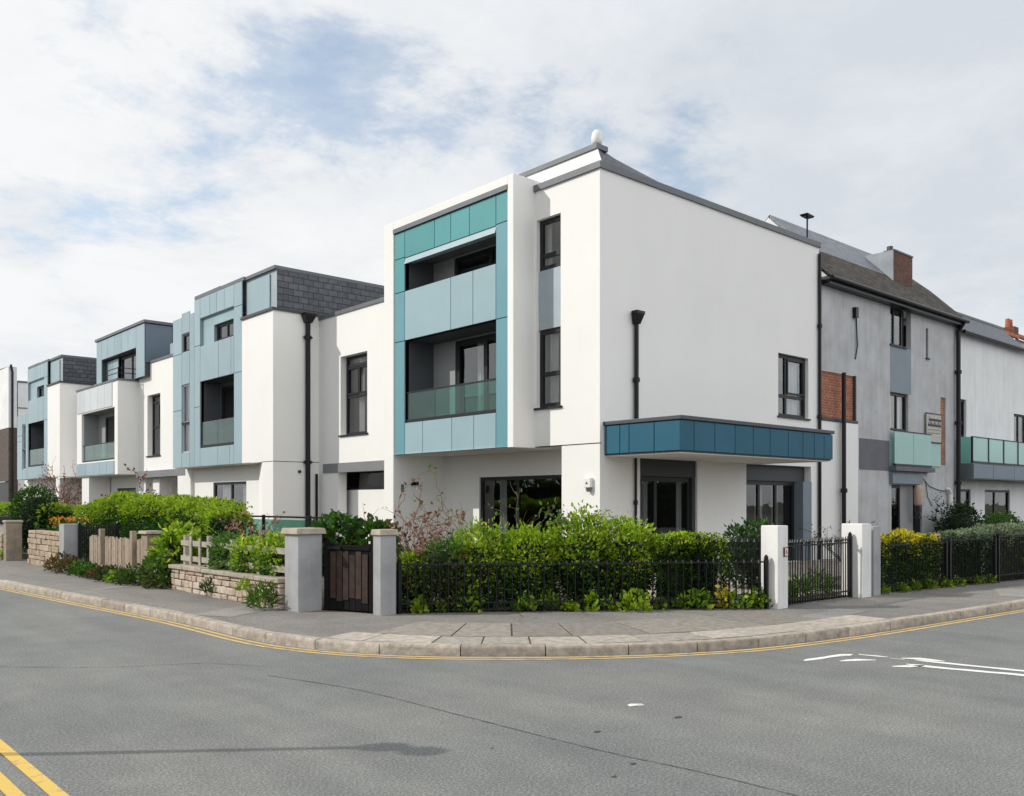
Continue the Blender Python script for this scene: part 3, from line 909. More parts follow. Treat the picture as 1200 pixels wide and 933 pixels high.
# copings and parapet
w = MB()
w.fbox(Fx, -0.05, 2.0, -0.05, 0.25, TOP, 8.92)
w.fbox(Fy, 0.2505, 8.95, -0.05, 0.3, TOP + .001, 8.919)
w.build('coping', 'fascia', A)
MB().fbox(Fx, 7.15, 11.70, -0.04, 0.3, 7.33, 7.44).build('wing_coping', 'fascia', A)
w = MB()
w.face([(0.2, 0.1, 8.921), (0.30, 0.36, 9.42), (0.30, 5.2, 9.42), (0.2, 5.2, 8.90)])
w.build('parapet_wall', 'white', A)
w = MB()
w.hexa([(0.25, 0.33, 9.37), (0.62, 0.33, 9.37), (0.62, 5.2, 9.37), (0.25, 5.2, 9.37), (0.25, 0.33, 9.48), (0.62, 0.33, 9.48), (0.62, 5.2, 9.48), (0.25, 5.2, 9.48)])
w.build('parapet_coping', 'fascia', A)
ridge = [(0.30, 0.36, 9.42), (1.0, .5, 9.385), (1.7, .5, 9.31), (2.6, .5, 9.225), (3.47, .5, 9.15), (4.5, .5, 9.06), (5.59, .5, 8.98), (7.2, .5, 8.945), (8.93, .5, 8.93)]
w = MB()
for i in range(len(ridge) - 1):
    p, q = ridge[i], ridge[i + 1]
    b0 = 0.2 + (p[0] - 0.3) / (8.93 - 0.3) * 8.73; b1 = 0.2 + (q[0] - 0.3) / (8.93 - 0.3) * 8.73
    w.face([(b0, 0.1, 8.92), (b1, 0.1, 8.92), q, p])
    w.face([p, q, (q[0], 5.2, q[2]), (p[0], 5.2, p[2])])
w.face([(0.0, 0.0, 8.75), (8.9, 0.0, 8.75), (8.9, 7.13, 8.75), (0.0, 7.13, 8.75)])
w.face([(0.0, 7.15, 7.3), (6, 7.15, 7.3), (6, 11.7, 7.3), (0.0, 11.7, 7.3)])
w.build('roof', 'roof_slate', A)
w = MB()
w.lathe((0.36, 0.42, 9.48), [(0.09, 0), (0.115, 0.05), (0.125, 0.13), (0.12, 0.2), (0.10, 0.27), (0.06, 0.315), (0.015, 0.33)], 20)
w.build('roof_vent', 'plastic', A, smooth=True)
# canopy on the right-hand face
cx0, cx1, cy = 0.12, 5.97, -2.02
w = MB()
FL = FX(cx0); FF = FY(cy)
panels(w, FL, 0.0, [cy + .01, -1.36, -0.70, -0.45, -0.02], 2.74, 3.34)
panels(w, FF, 0.0, [cx0 + .0, 0.55, 1.24, 1.95, 2.62, 3.27, 4.0, 4.62, 5.12, 5.56, cx1], 2.74, 3.34)
panels(w, FX(cx1 - .03), 0.0, [cy + .01, -1.3, -0.6, -.02], 2.74, 3.34)
o = w.build('canopy', 'canopy', A)
w = MB(); w.box(cx0 + .032, cx1 - .032, cy + .032, -.002, 2.72, 3.35); w.build('canopy_core', 'darkgrey', o)
w = MB(); w.box(cx0 - .03, cx1 + .03, cy - .03, -.002, 3.352, 3.43); w.build('canopy_coping', 'dark_trim', o, bevel=.008)
w = MB(); w.box(cx0 + .06, cx1 - .06, cy + .06, -.004, 2.695, 2.718); w.build('canopy_soffit', 'soffit', o)
# doors under the canopy
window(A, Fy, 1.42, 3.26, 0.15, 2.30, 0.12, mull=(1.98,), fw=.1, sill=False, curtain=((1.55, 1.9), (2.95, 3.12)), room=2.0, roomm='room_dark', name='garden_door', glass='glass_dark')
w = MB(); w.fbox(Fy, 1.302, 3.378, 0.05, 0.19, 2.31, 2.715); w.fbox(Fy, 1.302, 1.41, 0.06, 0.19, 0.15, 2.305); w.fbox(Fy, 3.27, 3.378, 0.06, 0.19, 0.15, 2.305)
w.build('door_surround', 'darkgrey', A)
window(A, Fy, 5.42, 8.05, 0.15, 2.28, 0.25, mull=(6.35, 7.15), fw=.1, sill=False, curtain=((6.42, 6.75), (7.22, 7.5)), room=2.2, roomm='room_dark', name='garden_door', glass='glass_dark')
w = MB(); w.fbox(Fy, 5.402, 8.498, 0.20, 0.34, 2.29, 2.695); w.build('door_surround', 'darkgrey', A)
w = MB(); w.fbox(Fy, 8.06, 8.498, -0.02, 0.3, 0.14, 2.285); w.build('door_pier', 'bluegrey', A)
window(A, Fy, 6.86, 8.36, 4.0, 5.65, 0.10, mull=(7.38,), trans=(4.55,), fw=.085, curtain=((7.75, 8.2),), sash=((7.44, 8.26, 4.62, 5.56),))
downpipe(A, 1.10, -0.07, 3.43, 5.78, 0.05, True, bands=(4.4,))
downpipe(A, 1.10, -0.05, 0.14, 2.69, 0.03, False, bands=(1.72,))
downpipe(A, 8.86, -0.06, 0.14, 8.6, 0.045, False, bands=(4.1, 6.6), name='downpipe')
# alarm and lights
w = MB(); w.fbox(Fx, 0.20, 0.40, -0.09, -.001, 2.04, 2.25); ab = w.build('alarm_box', 'plastic', A, bevel=.012)
w = MB(); w.tube([(-.06, .27, 2.035), (-.06, .27, 1.95)], [0.07, 0.045], 12); w.build('lamp_lens', 'lens', ab)
w = MB(); w.face([(-.092, .26, 2.11), (-.092, .34, 2.11), (-.092, .30, 2.17)]); w.build('alarm_mark', 'ink', ab)
w = MB(); w.box(-.05, .06, 6.58, 6.708, 2.18, 2.27); w.tube([(-.05, 6.65, 2.22), (-.13, 6.62, 2.2)], .035, 10)
w.build('wall_camera', 'pipe', A)
w = MB(); w.box(-.42, -.36, 6.66, 6.708, 2.0, 2.2); w.build('wall_bracket', 'lens', A)


# ------------------------------------------------------------------ house with slate block and clad bay (built twice)
def block_house(oy, ox, label, group, op, W, side=8.29):
    """oy: y of the block's street corner; ox: x of the front; op: loggia opening (a0,a1) relative to oy"""
    T = thing('terraced_house', (ox, oy, 0), label, 'house', group)
    F = lambda a, d, z: (ox + d, oy + a, z)
    S = lambda a, d, z: (ox + a, oy + d, z)
    w = MB()
    w.wall(F, 0, 2.10, 2.96, 7.45)
    w.wall(S, 0, 3.0, 0, 7.45)
    w.face([F(0, 0, 0), F(.7, 0, 0), F(.7, 0, 2.945), F(0, 0, 2.945)])
    # splayed wall running back under the overhang
    w.face([F(.7, 0, 0), F(2.2, .62, 0), F(2.2, .62, 2.945), F(.7, 0, 2.945)])
    w.wall(F, 2.2, 7.4, 0, 2.945, [(3.1, 5.7, .15, 2.42, .08)], d=.62)
    w.fbox(F, 7.4, 8.6, .50, 2.2, 0, 2.945)
    w.wall(lambda a, d, z: S(a, d + W, z), 0.0, 3, 2.96, side)
    w.build('wall', 'white', T)
    w = MB(); w.fbox(F, -.006, .72, -.006, .3, 2.944, 2.962); w.fbox(S, .31, 1.55, -.006, .1, 2.944, 2.962); w.build('drip_joint', 'darkgrey', T)
    w = MB(); w.face([F(.0, .02, 2.95), F(W, .02, 2.95), F(W, 2, 2.95), F(0, 2, 2.95)]); w.build('soffit', 'soffit', T)
    window(T, F, 3.1, 5.7, .15, 2.42, .66, mull=(4.3,), fw=.09, sill=False, curtain=((3.3, 3.8), (4.75, 5.3)), room=2, name='sliding_door', roomm='room_dark')
    w = MB(); w.fbox(F, -.05, 2.12, -.05, .5, 7.45, 7.53); w.fbox(S, .5, 1.55, -.05, .14, 7.45, 7.53)
    w.build('coping', 'darkgrey', T)
    # slate top storey, set back a little
    w = MB()
    w.wall(S, .14, 4.2, 7.5, 8.70, d=.03)
    w.wall(F, .03, 2.10, 7.5, 8.70, d=.14, mi=1)
    o = w.build('slate_storey', ['slate', 'zinc'], T)
    w = MB(); panels(w, F, .10, [.42, 1.95], 7.56, 8.62); w.build('zinc_panel', 'ice', T)
    w = MB(); w.fbox(F, .02, 3.75, .06, 4.3, 8.70, 8.80); w.fbox(F, 3.75, 5.86, .02, 4.3, 8.72, 8.84); w.fbox(F, 2.0, 3.75, .02, .058, 8.71, 8.82)
    w.build('roof_edge', 'fascia', T)
    # clad bay
    a0, a1, a2 = 2.10, 5.84, W
    o0, o1 = op
    w = MB()
    ws0, ws1 = 2.92, 4.42
    top = [a0 + .0, 3.0, 3.55, 4.1, 4.75, a1]
    panels(w, F, 0.0, [a0, o0 - .02], 7.95, 8.70); panels(w, F, 0.0, [a0, o0 - .02], 5.85, 7.95)
    panels(w, F, 0.0, [o0 - .02, 3.4, 4.0, 4.55, o1], 8.0, 8.70)
    panels(w, F, 0.0, [o1, a1], 7.1, 8.70); panels(w, F, 0.0, [o1, a1], 5.0, 7.1); panels(w, F, 0.0, [o1, a1], 2.95, 5.0)
    panels(w, F, 0.0, [o0 - .02, 2.9, 3.85, o1], 5.84, 7.05)
    panels(w, F, 0.0, [a0, o0 - .02], 2.95, 5.85)
    panels(w, F, 0.0, [o0 - .02, 3.0, 3.9, o1], 2.95, 3.58)
    # lower bay beside it
    hi = side > 8
    panels(w, F, 0.0, [a1, 6.25], 2.95, side + .01); panels(w, F, 0.0, [6.25, 6.95], 5.88, 7.02 if hi else side)
    if hi: panels(w, F, 0.0, [6.25, 6.95], 7.68, 8.42)
    panels(w, F, 0.0, [6.95, a2], 7.0 if hi else 5.3, side - .01); panels(w, F, 0.0, [6.95, a2], 5.0, 7.0 if hi else 5.3); panels(w, F, 0.0, [6.95, a2], 2.95, 5.0)
    panels(w, F, 0.0, [6.25, 6.95], 2.95, 3.48)
    w.build('cladding', 'ice', T)
    # recessed strip round the small top window
    w = MB()
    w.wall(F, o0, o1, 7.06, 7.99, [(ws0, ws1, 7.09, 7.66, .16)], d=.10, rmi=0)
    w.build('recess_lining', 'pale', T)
    window(T, F, ws0, ws1, 7.09, 7.66, .20, mull=(3.62,), fw=.09, sill=False, room=1.2)
    w = MB()
    hl = [(o0, o1, 3.58, 5.84, .1), (o0, o1, 7.06, 7.99, .09)]
    w.wall(F, a0, a1, 2.96, 8.72, hl, d=.032)
    w.wall(F, a1, a2, 2.96, side, ([(6.28, 6.92, 7.04, 7.66, .08)] if hi else []) + [(6.28, 6.92, 3.5, 5.86, .08)], d=.032)
    w.face([F(a1, .032, side), F(a1, 3, side), F(a1, 3, 8.72), F(a1, .032, 8.72)])
    w.face([F(a1, .032, side), F(a2, .032, side), F(a2, 3, side), F(a1, 3, side)])
    w.build('backing_board', 'zinc', T)
    if hi: window(T, F, 6.28, 6.92, 7.04, 7.66, .06, fw=.06, sill=False, room=1.2)
    window(T, F, 6.28, 6.92, 4.55, 5.86, .05, fw=.03, sill=False, room=.5, frame='zinc', curtain=((6.3, 6.9),))
    window(T, F, 6.28, 6.92, 3.5, 4.5, .05, fw=.03, sill=False, room=.5, frame='zinc', curtain=((6.3, 6.9),))
    MB().fbox(F, 6.26, 6.94, -.02, .05, 4.5, 4.55).build('sill', 'anthracite', T)
    # loggia
    w = MB(); dd = .7
    for q in (o0, o1): w.face([F(q, .04, 3.58), F(q, dd, 3.58), F(q, dd, 5.84), F(q, .04, 5.84)])
    for q in (3.58, 5.84): w.face([F(o0, .04, q), F(o1, .04, q), F(o1, dd, q), F(o0, dd, q)])
    w.wall(F, o0, o1, 3.58, 5.84, [(o0 + .1, o1 - .12, 3.6, 5.7, .06)], d=dd)
    w.build('loggia_lining', 'lining', T)
    window(T, F, o0 + .1, o1 - .12, 3.6, 5.7, dd + .02, mull=((o0 + o1) / 2 - .1,), fw=.10, sill=False, curtain=((o0 + .25, o0 + 1.0),), name='sliding_door')
    balustrade(T, F, o0 + .03, o1 - .03, 3.6, 4.46, .06, 2, rail=False)
    # roofs behind
    w = MB(); w.face([F(.03, .2, 8.69), F(a1, .2, 8.69), F(a1, 4.2, 8.69), F(.03, 4.2, 8.69)])
    w.face([F(.03, 4.2, 7.4), F(a1, 4.2, 7.4), F(a1, 4.2, 8.69), F(.03, 4.2, 8.69)])
    w.build('flat_roof', 'roof_slate', T)
    return T, F, S


B, FB_, SB_ = block_house(11.72, -1.54, 'white and pale blue terraced house with slate top storey, next to the corner house', 'terraced houses with slate top storeys', (2.70, 5.34), 7.75)
downpipe(B, -0.43, 11.64, 0.14, 7.35, 0.075, True, bands=(6.75, 2.95))
w = MB(); w.tube([(-0.12, 11.66, .14), (-0.12, 11.66, 2.6)], .04, 10); w.build('downpipe', 'pipe', B)
w = MB(); w.box(-.72, -.64, 11.66, 11.718, 2.62, 2.70); w.build('wall_light', 'ink', B)
Dh, FD_, SD_ = block_house(33.4, -1.6, 'farther white and pale blue house with slate top storey, beyond the white box bay', 'terraced houses with slate top storeys', (2.75, 5.75), 8.0, 6.4)

# ------------------------------------------------------------------ middle house: wing, box bay and set-back top storey
Cc = thing('terraced_house', (-0.8, 19.47, 0), 'terraced house with white box bay and set back pale blue top storey', 'house')
F = FX(-0.8); F2 = FX(-1.63)
w = MB()
w.wall(F, 19.47, 25.12, 3.0, 7.33, [(22.7, 24.1, 3.6, 6.05, .28)])
w.wall(F, 24.3, 25.12, 0, 3.0)
w.fbox(F, 22.8, 23.5, 0.0, .5, 0, 3.0)
w.wall(FX(.6), 19.47, 24.3, 0, 3.0, [(20.2, 22.6, 1.75, 2.4, .06)])
w.face([F(24.3, 0, 0), F(24.3, 1.4, 0), F(24.3, 1.4, 3), F(24.3, 0, 3)])
# box bay
w.wall(F2, 25.12, 30.6, 2.88, 6.72, [(25.5, 29.9, 3.50, 5.66, .1)])
w.wall(lambda a, d, z: (a, 25.12 + d, z), -1.63, -.8, 2.88, 6.72)
w.wall(FY(30.6), -1.63, -.8, 2.88, 6.72)
w.wall(FX(-.6), 25.12, 33.4, 0, 2.88, [(26.0, 28.4, .2, 2.35, .06)])
w.fbox(F2, 29.2, 30.2, .1, 1.0, 0, 2.88)
w.wall(F, 30.6, 33.4, 2.88, 7.0)
w.face([(-1.63, 25.12, 2.88), (-.6, 25.12, 2.88), (-.6, 33.4, 2.88), (-1.63, 33.4, 2.88)])
w.face([(-.8, 19.47, 3.0), (.6, 19.47, 3.0), (.6, 25.12, 3.0), (-.8, 25.12, 3.0)])
w.face([(-1.63, 25.12, 6.72), (-.3, 25.12, 6.72), (-.3, 30.6, 6.72), (-1.63, 30.6, 6.72)])
w.build('wall', 'white', Cc)
w = MB()
w.fbox(F, 19.47, 25.15, -.04, .3, 7.33, 7.42); w.fbox(F2, 25.08, 30.64, -.04, .2, 6.72, 6.80)
w.fbox(FY(25.12), -1.43, -.82, -.04, .15, 6.721, 6.801)
w.build('coping', 'fascia', Cc)
w = MB()
panels(w, F2, -.03, [25.75, 26.65, 27.6, 28.5, 29.4, 30.5], 5.70, 6.70)
w.build('box_cladding', 'ice_light', Cc)
w = MB(); panels(w, F2, -.03, [25.5, 26.4, 27.3, 28.2, 29.2, 30.55], 2.90, 3.46); w.build('spandrel_cladding', 'ice', Cc)
w = MB(); dd = .7
for q in (25.5, 29.9): w.face([F2(q, .1, 3.5), F2(q, dd, 3.5), F2(q, dd, 5.66), F2(q, .1, 5.66)])
for q in (3.5, 5.66): w.face([F2(25.5, .1, q), F2(29.9, .1, q), F2(29.9, dd, q), F2(25.5, dd, q)])
w.wall(F2, 25.5, 29.9, 3.5, 5.66, [(25.6, 28.9, 3.52, 5.5, .05)], d=dd)
w.build('loggia_lining', 'midgrey', Cc)
window(Cc, F2, 25.6, 28.9, 3.52, 5.5, dd + .02, mull=(27.2,), fw=.09, sill=False, curtain=((27.3, 28.1), (26.0, 26.3)), name='sliding_door')
balustrade(Cc, F2, 25.52, 29.88, 3.5, 4.26, .08, 3)
window(Cc, F, 22.7, 24.1, 3.6, 6.05, .2, trans=(4.75, 5.75), fw=.08, curtain=((23.2, 23.7),), sash=((22.78, 23.35, 4.8, 5.7),))
window(Cc, FX(.6), 20.2, 22.6, 1.75, 2.4, .03, fw=.07, sill=False, roomm='room_dark', glass='glass_dark')
window(Cc, FX(-.6), 26.0, 28.4, .2, 2.35, .03, mull=(27.2,), fw=.08, sill=False, curtain=((27.4, 28.0),), roomm='room_dark', name='garden_door')
w = MB(); w.fbox(F, 19.6, 24.7, -.25, .4, 2.72, 2.98); w.build('porch_beam', 'beam', Cc)
# set-back top storey
F3 = FX(-1.0)
w = MB()
w.wall(F3, 23.8, 29.8, 6.8, 8.95, [(24.75, 29.1, 6.82, 8.05, .5)])
w.build('top_storey_backing', 'darkgrey', Cc)
w = MB()
panels(w, F3, -.03, [23.8, 24.75], 6.8, 8.93); panels(w, F3, -.03, [29.1, 29.8], 6.8, 8.93)
panels(w, F3, -.03, [24.75, 25.7, 26.5, 27.4, 28.3, 29.1], 8.06, 8.93)
panels(w, F3, .2, [27.6, 28.3, 29.1], 6.82, 8.0)
w.build('top_cladding', 'ice', Cc)
w = MB()
Fs = FY(23.78)
panels(w, Fs, 0, [-1.0, .1, 1.1, 2.2], 7.36, 8.93); w.build('side_cladding', 'steel_blue', Cc)
w = MB(); w.wall(Fs, -1.0, 2.2, 6.8, 8.94, d=.032); w.wall(FX(2.2), 19.5, 29.8, 5, 8.9); w.wall(FY(29.8), -1, 2.2, 6.7, 8.9)
w.face([(-1, 23.8, 8.94), (2.2, 23.8, 8.94), (2.2, 29.8, 8.94), (-1, 29.8, 8.94)])
w.build('side_backing', 'darkgrey', Cc)
w = MB(); w.fbox(F3, 23.7, 29.9, -.08, 3.3, 8.95, 9.06); w.build('roof_edge', 'fascia', Cc)
w = MB(); w.box(-.45, 1.6, 20.6, 22.6, 7.35, 8.0); w.build('roof_box', 'zinc', Cc)
window(Cc, F3, 24.8, 27.55, 6.85, 8.0, .3, mull=(26.2,), fw=.09, sill=False, curtain=((25.3, 25.7),), name='terrace_door')
w = MB()
for z in (7.02, 7.22): w.fbox(F2, 25.14, 26.6, .02, .05, z, z + .03); w.fbox(FY(25.12), -1.6, -.9, .0, .03, z, z + .03)
for a in (25.16, 26.58): w.fbox(F2, a - .02, a + .02, .015, .055, 6.8, 7.26)
w.build('terrace_rail', 'anthracite', Cc)
w = MB(); w.face([(-.8, 19.47, 7.32), (2.2, 19.47, 7.32), (2.2, 25.12, 7.32), (-.8, 25.12, 7.32)]); w.build('flat_roof', 'roof_slate', Cc)
w = MB(); w.box(-.78, -.2, 30.62, 33.38, 2.9, 5.4); w.build('brick_infill', 'brick_brown', Cc)

# ------------------------------------------------------------------ end house, far left
E_ = thing('end_house', (-1.67, 43, 0), 'pale old house at the far left end of the terrace with black downpipe', 'house')
w = MB()
w.wall(FX(-1.67), 43, 52, 5.9, 9.3)
w.wall(FY(43), -1.67, -1.25, 5.9, 9.3)
w.wall(FY(43.0), -1.2, 3.0, 0.0, 8.45)
w.wall(FX(-1.2), 43, 46, 0, 8.45, d=.003)
w.face([(-1.67, 43, 9.3), (-1.25, 43, 9.3), (-1.25, 52, 9.6), (-1.67, 52, 9.6)])
w.wall(FX(-1.25), 43.02, 52, 5.9, 9.3)
w.build('wall', 'white_old', E_)
w = MB(); w.wall(FX(-1.67), 43, 52, 2.9, 5.88); w.wall(FY(43), -1.67, -1.2, 0, 5.88); w.build('brick_wall', 'brick_brown', E_)
w = MB(); w.wall(FX(-1.6), 43, 52, 0, 2.88); w.build('ground_floor', 'darkgrey', E_)
w = MB(); w.fbox(FY(43), -1.2, 3.0, -.05, .2, 8.45, 8.55); w.fbox(FY(43), -1.2, 3.0, -.03, -.001, 7.0, 7.06); w.fbox(FY(43), -1.18, -.2, -.04, -.001, 6.0, 6.12); w.build('coping', 'fascia', E_)
w = MB(); w.tube([(-1.5, 42.9, .1), (-1.5, 42.9, 9.0), (-1.58, 42.9, 9.4)], .06, 10); w.build('downpipe', 'pipe', E_)

# ------------------------------------------------------------------ grey rendered house on the right
Gh = thing('rendered_house', (8.95, 0, 0), 'grey pebbledashed house with brown tiled roof, brick chimney and mint glass balcony front', 'house')
w = MB()
x0, x1 = 8.97, 18.1
w.wall(Fy, 11.0, x1, 0, 7.95, [(13.16, 14.6, 6.6, 7.83, .16), (13.16, 14.4, 3.95, 5.15, .12), (15.68, 15.86, 6.45, 7.43, .1), (13.25, 15.4, .15, 2.27, .15), (16.8, 17.2, 2.98, 5.26, .04)])
w.wall(Fy, x0, 11.0, 5.42, 7.95)
w.wall(Fy, x0, 11.0, 0, 4.08, d=.003)
w.wall(FY(7), x0, x1, 0, 8); w.wall(FX(x1), 0, 7, 0, 8); w.wall(FX(x0), 0.05, 7, 0, 8)
w.build('wall', 'grey_render', Gh)
# gable tops
w = MB()
w.face([(x0 + .82, -.02, 8.1), (x0 + .82, 2.15, 10.32), (x0 + .82, 4.6, 7.95)])
w.build('gable', 'white_old', Gh)
ZR = lambda y: 7.97 + (y + .28)
w = MB()
w.hexa([(x0 + .05, -.28, 7.90), (x1 + .1, -.28, 7.90), (x1 + .1, .95, 9.10), (x0 + .05, .95, 9.10), (x0 + .05, -.28, 8.0), (x1 + .1, -.28, 8.0), (x1 + .1, .95, 9.22), (x0 + .05, .95, 9.22)])
w.build('tiled_roof', 'tile', Gh)
w = MB()
w.hexa([(x0 + .9, .96, 9.10), (x1 - 1.2, .96, 9.10), (x1 - 1.2, 2.15, 10.28), (x0 + .9, 2.15, 10.28), (x0 + .9, .94, 9.215), (x1 - 1.2, .94, 9.215), (x1 - 1.2, 2.15, 10.42), (x0 + .9, 2.15, 10.42)])
w.face([(x0 + .9, 2.15, 10.42), (x1 - 1.2, 2.15, 10.42), (x1 - 1.2, 4.8, 7.9), (x0 + .9, 4.8, 7.9)])
w.build('upper_roof', 'slate_pale', Gh)
w = MB()
w.hexa([(x1 - 1.2, .95, 9.10), (x1 + .1, .95, 9.10), (x1 + .1, 2.1, 10.1), (x1 - 1.2, 2.1, 10.1), (x1 - 1.2, .95, 9.22), (x1 + .1, .95, 9.22), (x1 + .1, 2.1, 10.2), (x1 - 1.2, 2.1, 10.2)])
w.build('roof_return', 'tile', Gh)
w = MB(); w.tube([(x0 + .05, -.34, 7.93), (x1 + .1, -.34, 7.93)], .065, 10); w.box(x0 + .05, x1, -.27, -.002, 7.78, 7.90); w.build('gutter', 'pipe', Gh)
w = MB(); w.box(14.96, 16.30, .72, 1.05, 8.9, 9.98); ch = w.build('chimney', 'brick_old', Gh)
w = MB(); w.box(14.94, 16.32, .70, 1.07, 9.982, 10.04); w.tube([(15.15, .95, 10.04), (15.15, .95, 10.2)], .1, 10); w.build('chimney_cap', 'dark_trim', ch)
w = MB(); w.box(14.90, 14.955, .73, 2.6, 8.95, 10.0); w.box(14.96, 16.27, 1.06, 2.6, 8.95, 9.97); w.build('roof_dormer', 'lead', Gh)
w = MB(); w.tube([(9.6, .75, 8.9), (9.6, .75, 9.96)], .025, 8); w.hexa([(9.42, .62, 9.95), (9.78, .66, 9.95), (9.78, .86, 9.95), (9.42, .84, 9.95), (9.36, .6, 10.0), (9.82, .64, 10.0), (9.82, .88, 10.0), (9.36, .86, 10.0)])
w.build('roof_aerial', 'pipe', Gh)
# brick panel and pilaster
w = MB(); w.wall(Fy, x0, 11.0, 4.08, 5.42, d=.06); w.build('brick_panel', 'brick', Gh)
w = MB(); w.fbox(Fy, 9.0, 11.02, -.06, .055, 4.02, 4.1); w.fbox(Fy, 10.94, 11.0, -.02, .055, 4.1, 5.42); w.build('panel_sill', 'darkgrey', Gh)
w = MB(); w.fbox(Fy, 10.05, 10.95, -.10, 0, 0, 4.0); w.fbox(Fy, 9.0, 10.04, -.02, .0, 0, 4.0); w.build('pilaster', 'white', Gh)
w = MB(); w.fbox(Fy, 11.2, 13.1, -.012, -.001, 2.70, 3.62); w.build('grey_band', 'grey_band', Gh)
w = MB(); w.fbox(Fy, 13.17, 14.55, .02, .1, 5.17, 6.58); w.build('spandrel_board', 'bluegrey', Gh)
w = MB(); w.wall(Fy, 13.16, 14.6, 5.15, 6.6, d=-.002); w.build('spandrel_surround', 'bluegrey', Gh)
window(Gh, Fy, 13.18, 14.2, 6.62, 7.81, .1, mull=(13.62,), fw=.07, curtain=((13.3, 13.55),))
window(Gh, Fy, 13.18, 14.38, 3.97, 5.13, .07, mull=(13.75,), fw=.07, sill=False, curtain=((13.25, 13.7), (13.95, 14.3)))
window(Gh, Fy, 15.69, 15.85, 6.46, 7.42, .06, fw=.03, sill=True, room=.6)
w = MB(); w.wall(Fy, 16.8, 17.2, 2.98, 5.26, d=.041); w.build('brick_strip', 'brick', Gh)
window(Gh, Fy, 13.27, 14.05, .15, 2.25, .1, fw=.08, trans=(.85,), sill=False, name='front_door', room=1, roomm='room_dark', glass='glass_dark')
w = MB(); w.wall(Fy, 14.07, 15.0, .15, 2.27, d=.12); w.fbox(Fy, 15.02, 15.38, .05, .14, .15, 2.27, 1); w.build('door_infill', ['midgrey', 'anthracite'], Gh)
w = MB(); w.fbox(Fy, 13.1, 15.2, -.12, -.001, 2.31, 2.62); w.build('door_hood', 'bluegrey', Gh)
balustrade(Gh, Fy, 13.1, 15.70, 2.85, 3.95, -.16, 2, 'glass_mint', rail=True)
w = MB(); w.fbox(Fy, 15.73, 16.72, -.04, -.02, 2.92, 3.7); w.build('glass_panel', 'glass_mint', Gh)
w = MB(); w.fbox(Fy, 13.05, 15.8, -.25, -.002, 2.70, 2.84); w.build('balcony_ledge', 'grey_band', Gh)
w = MB(); w.tube([(17.95, -.12, .1), (17.95, -.12, 7.6), (17.95, -.3, 7.88)], .075, 10)
for z in (4.45, 2.4, 6.2): w.tube([(17.95, -.12, z - .06), (17.95, -.12, z + .06)], .11, 10)
w.build('downpipe', 'pipe', Gh)
w = MB(); w.tube([(9.95, -.19, .1), (9.95, -.19, 5.4)], .06, 10); w.tube([(9.95, -.19, 2.0), (9.95, -.19, 2.12)], .095, 10); w.build('downpipe', 'pipe', Gh)
w = MB(); w.tube([(17.35, -.1, .1), (17.35, -.1, 2.0), (17.2, -.1, 2.2)], .07, 10); w.build('soil_pipe', 'plastic', Gh)
w = MB(); w.tube([(10.95, -.03, 7.4), (11.02, -.04, 6.3), (10.9, -.04, 5.9)], .02, 6); w.box(10.8, 10.95, -.12, -.002, 7.1, 7.4); w.build('cable', 'pipe', Gh)
pts = [(15.4, -.03, 2.5), (15.9, -.03, 2.25), (16.5, -.03, 2.15), (17.1, -.03, 2.1)]
w = MB(); w.tube(pts, .012, 5); w.tube([(15.6, -.03, 2.4), (15.75, -.03, 1.9), (16.1, -.03, 1.6)], .012, 5); w.build('cable', 'pipe', Gh)
# wall lantern with faded shade
w = MB(); w.lathe((14.75, -.16, 1.62), [(.10, 0), (.13, .06), (.14, .5), (.11, .62), (.05, .66)], 12); ln = w.build('wall_lantern', 'tan_plastic', Gh, smooth=True)
w = MB(); w.box(14.67, 14.83, -.24, -.08, 1.40, 1.61); w.box(14.73, 14.9, -.2, -.03, 1.2, 1.3); w.build('lantern_base', 'ink', ln)

# sign board on the grey house
sg = thing('sign_board', (16.1, 0, 3.7), 'small weathered sign board with dark heading on the grey wall beside the brick strip', 'sign')
w = MB(); w.fbox(Fy, 15.55, 16.66, -.09, -.05, 3.72, 4.62); w.build('board', 'sign_face', sg)
w = MB(); w.fbox(Fy, 15.53, 16.68, -.095, -.045, 4.62, 4.66); w.fbox(Fy, 15.53, 16.68, -.095, -.045, 3.68, 3.72); w.fbox(Fy, 16.66, 16.7, -.095, -.045, 3.72, 4.62); w.build('sign_frame', 'ink', sg)
w = MB(); w.fbox(Fy, 15.7, 16.62, -.096, -.091, 4.40, 4.48); w.fbox(Fy, 15.62, 16.62, -.096, -.091, 4.22, 4.29)
for k in range(9): w.fbox(Fy, 15.66 + k * .105, 15.70 + k * .105, -.097, -.0905, 4.24 + .02 * (k % 3), 4.34 + .03 * ((k * 2) % 3))
w.build('heading', 'ink', sg)
w = MB()
for z in (4.10, 3.99): w.fbox(Fy, 15.62, 16.55, -.096, -.091, z, z + .025)
w.build('small_print', 'ink_grey', sg)
w = MB(); w.fbox(Fy, 15.68, 15.72, -.05, -.002, 3.9, 4.4); w.fbox(Fy, 16.48, 16.52, -.05, -.002, 3.9, 4.4); w.build('bracket', 'iron', sg)

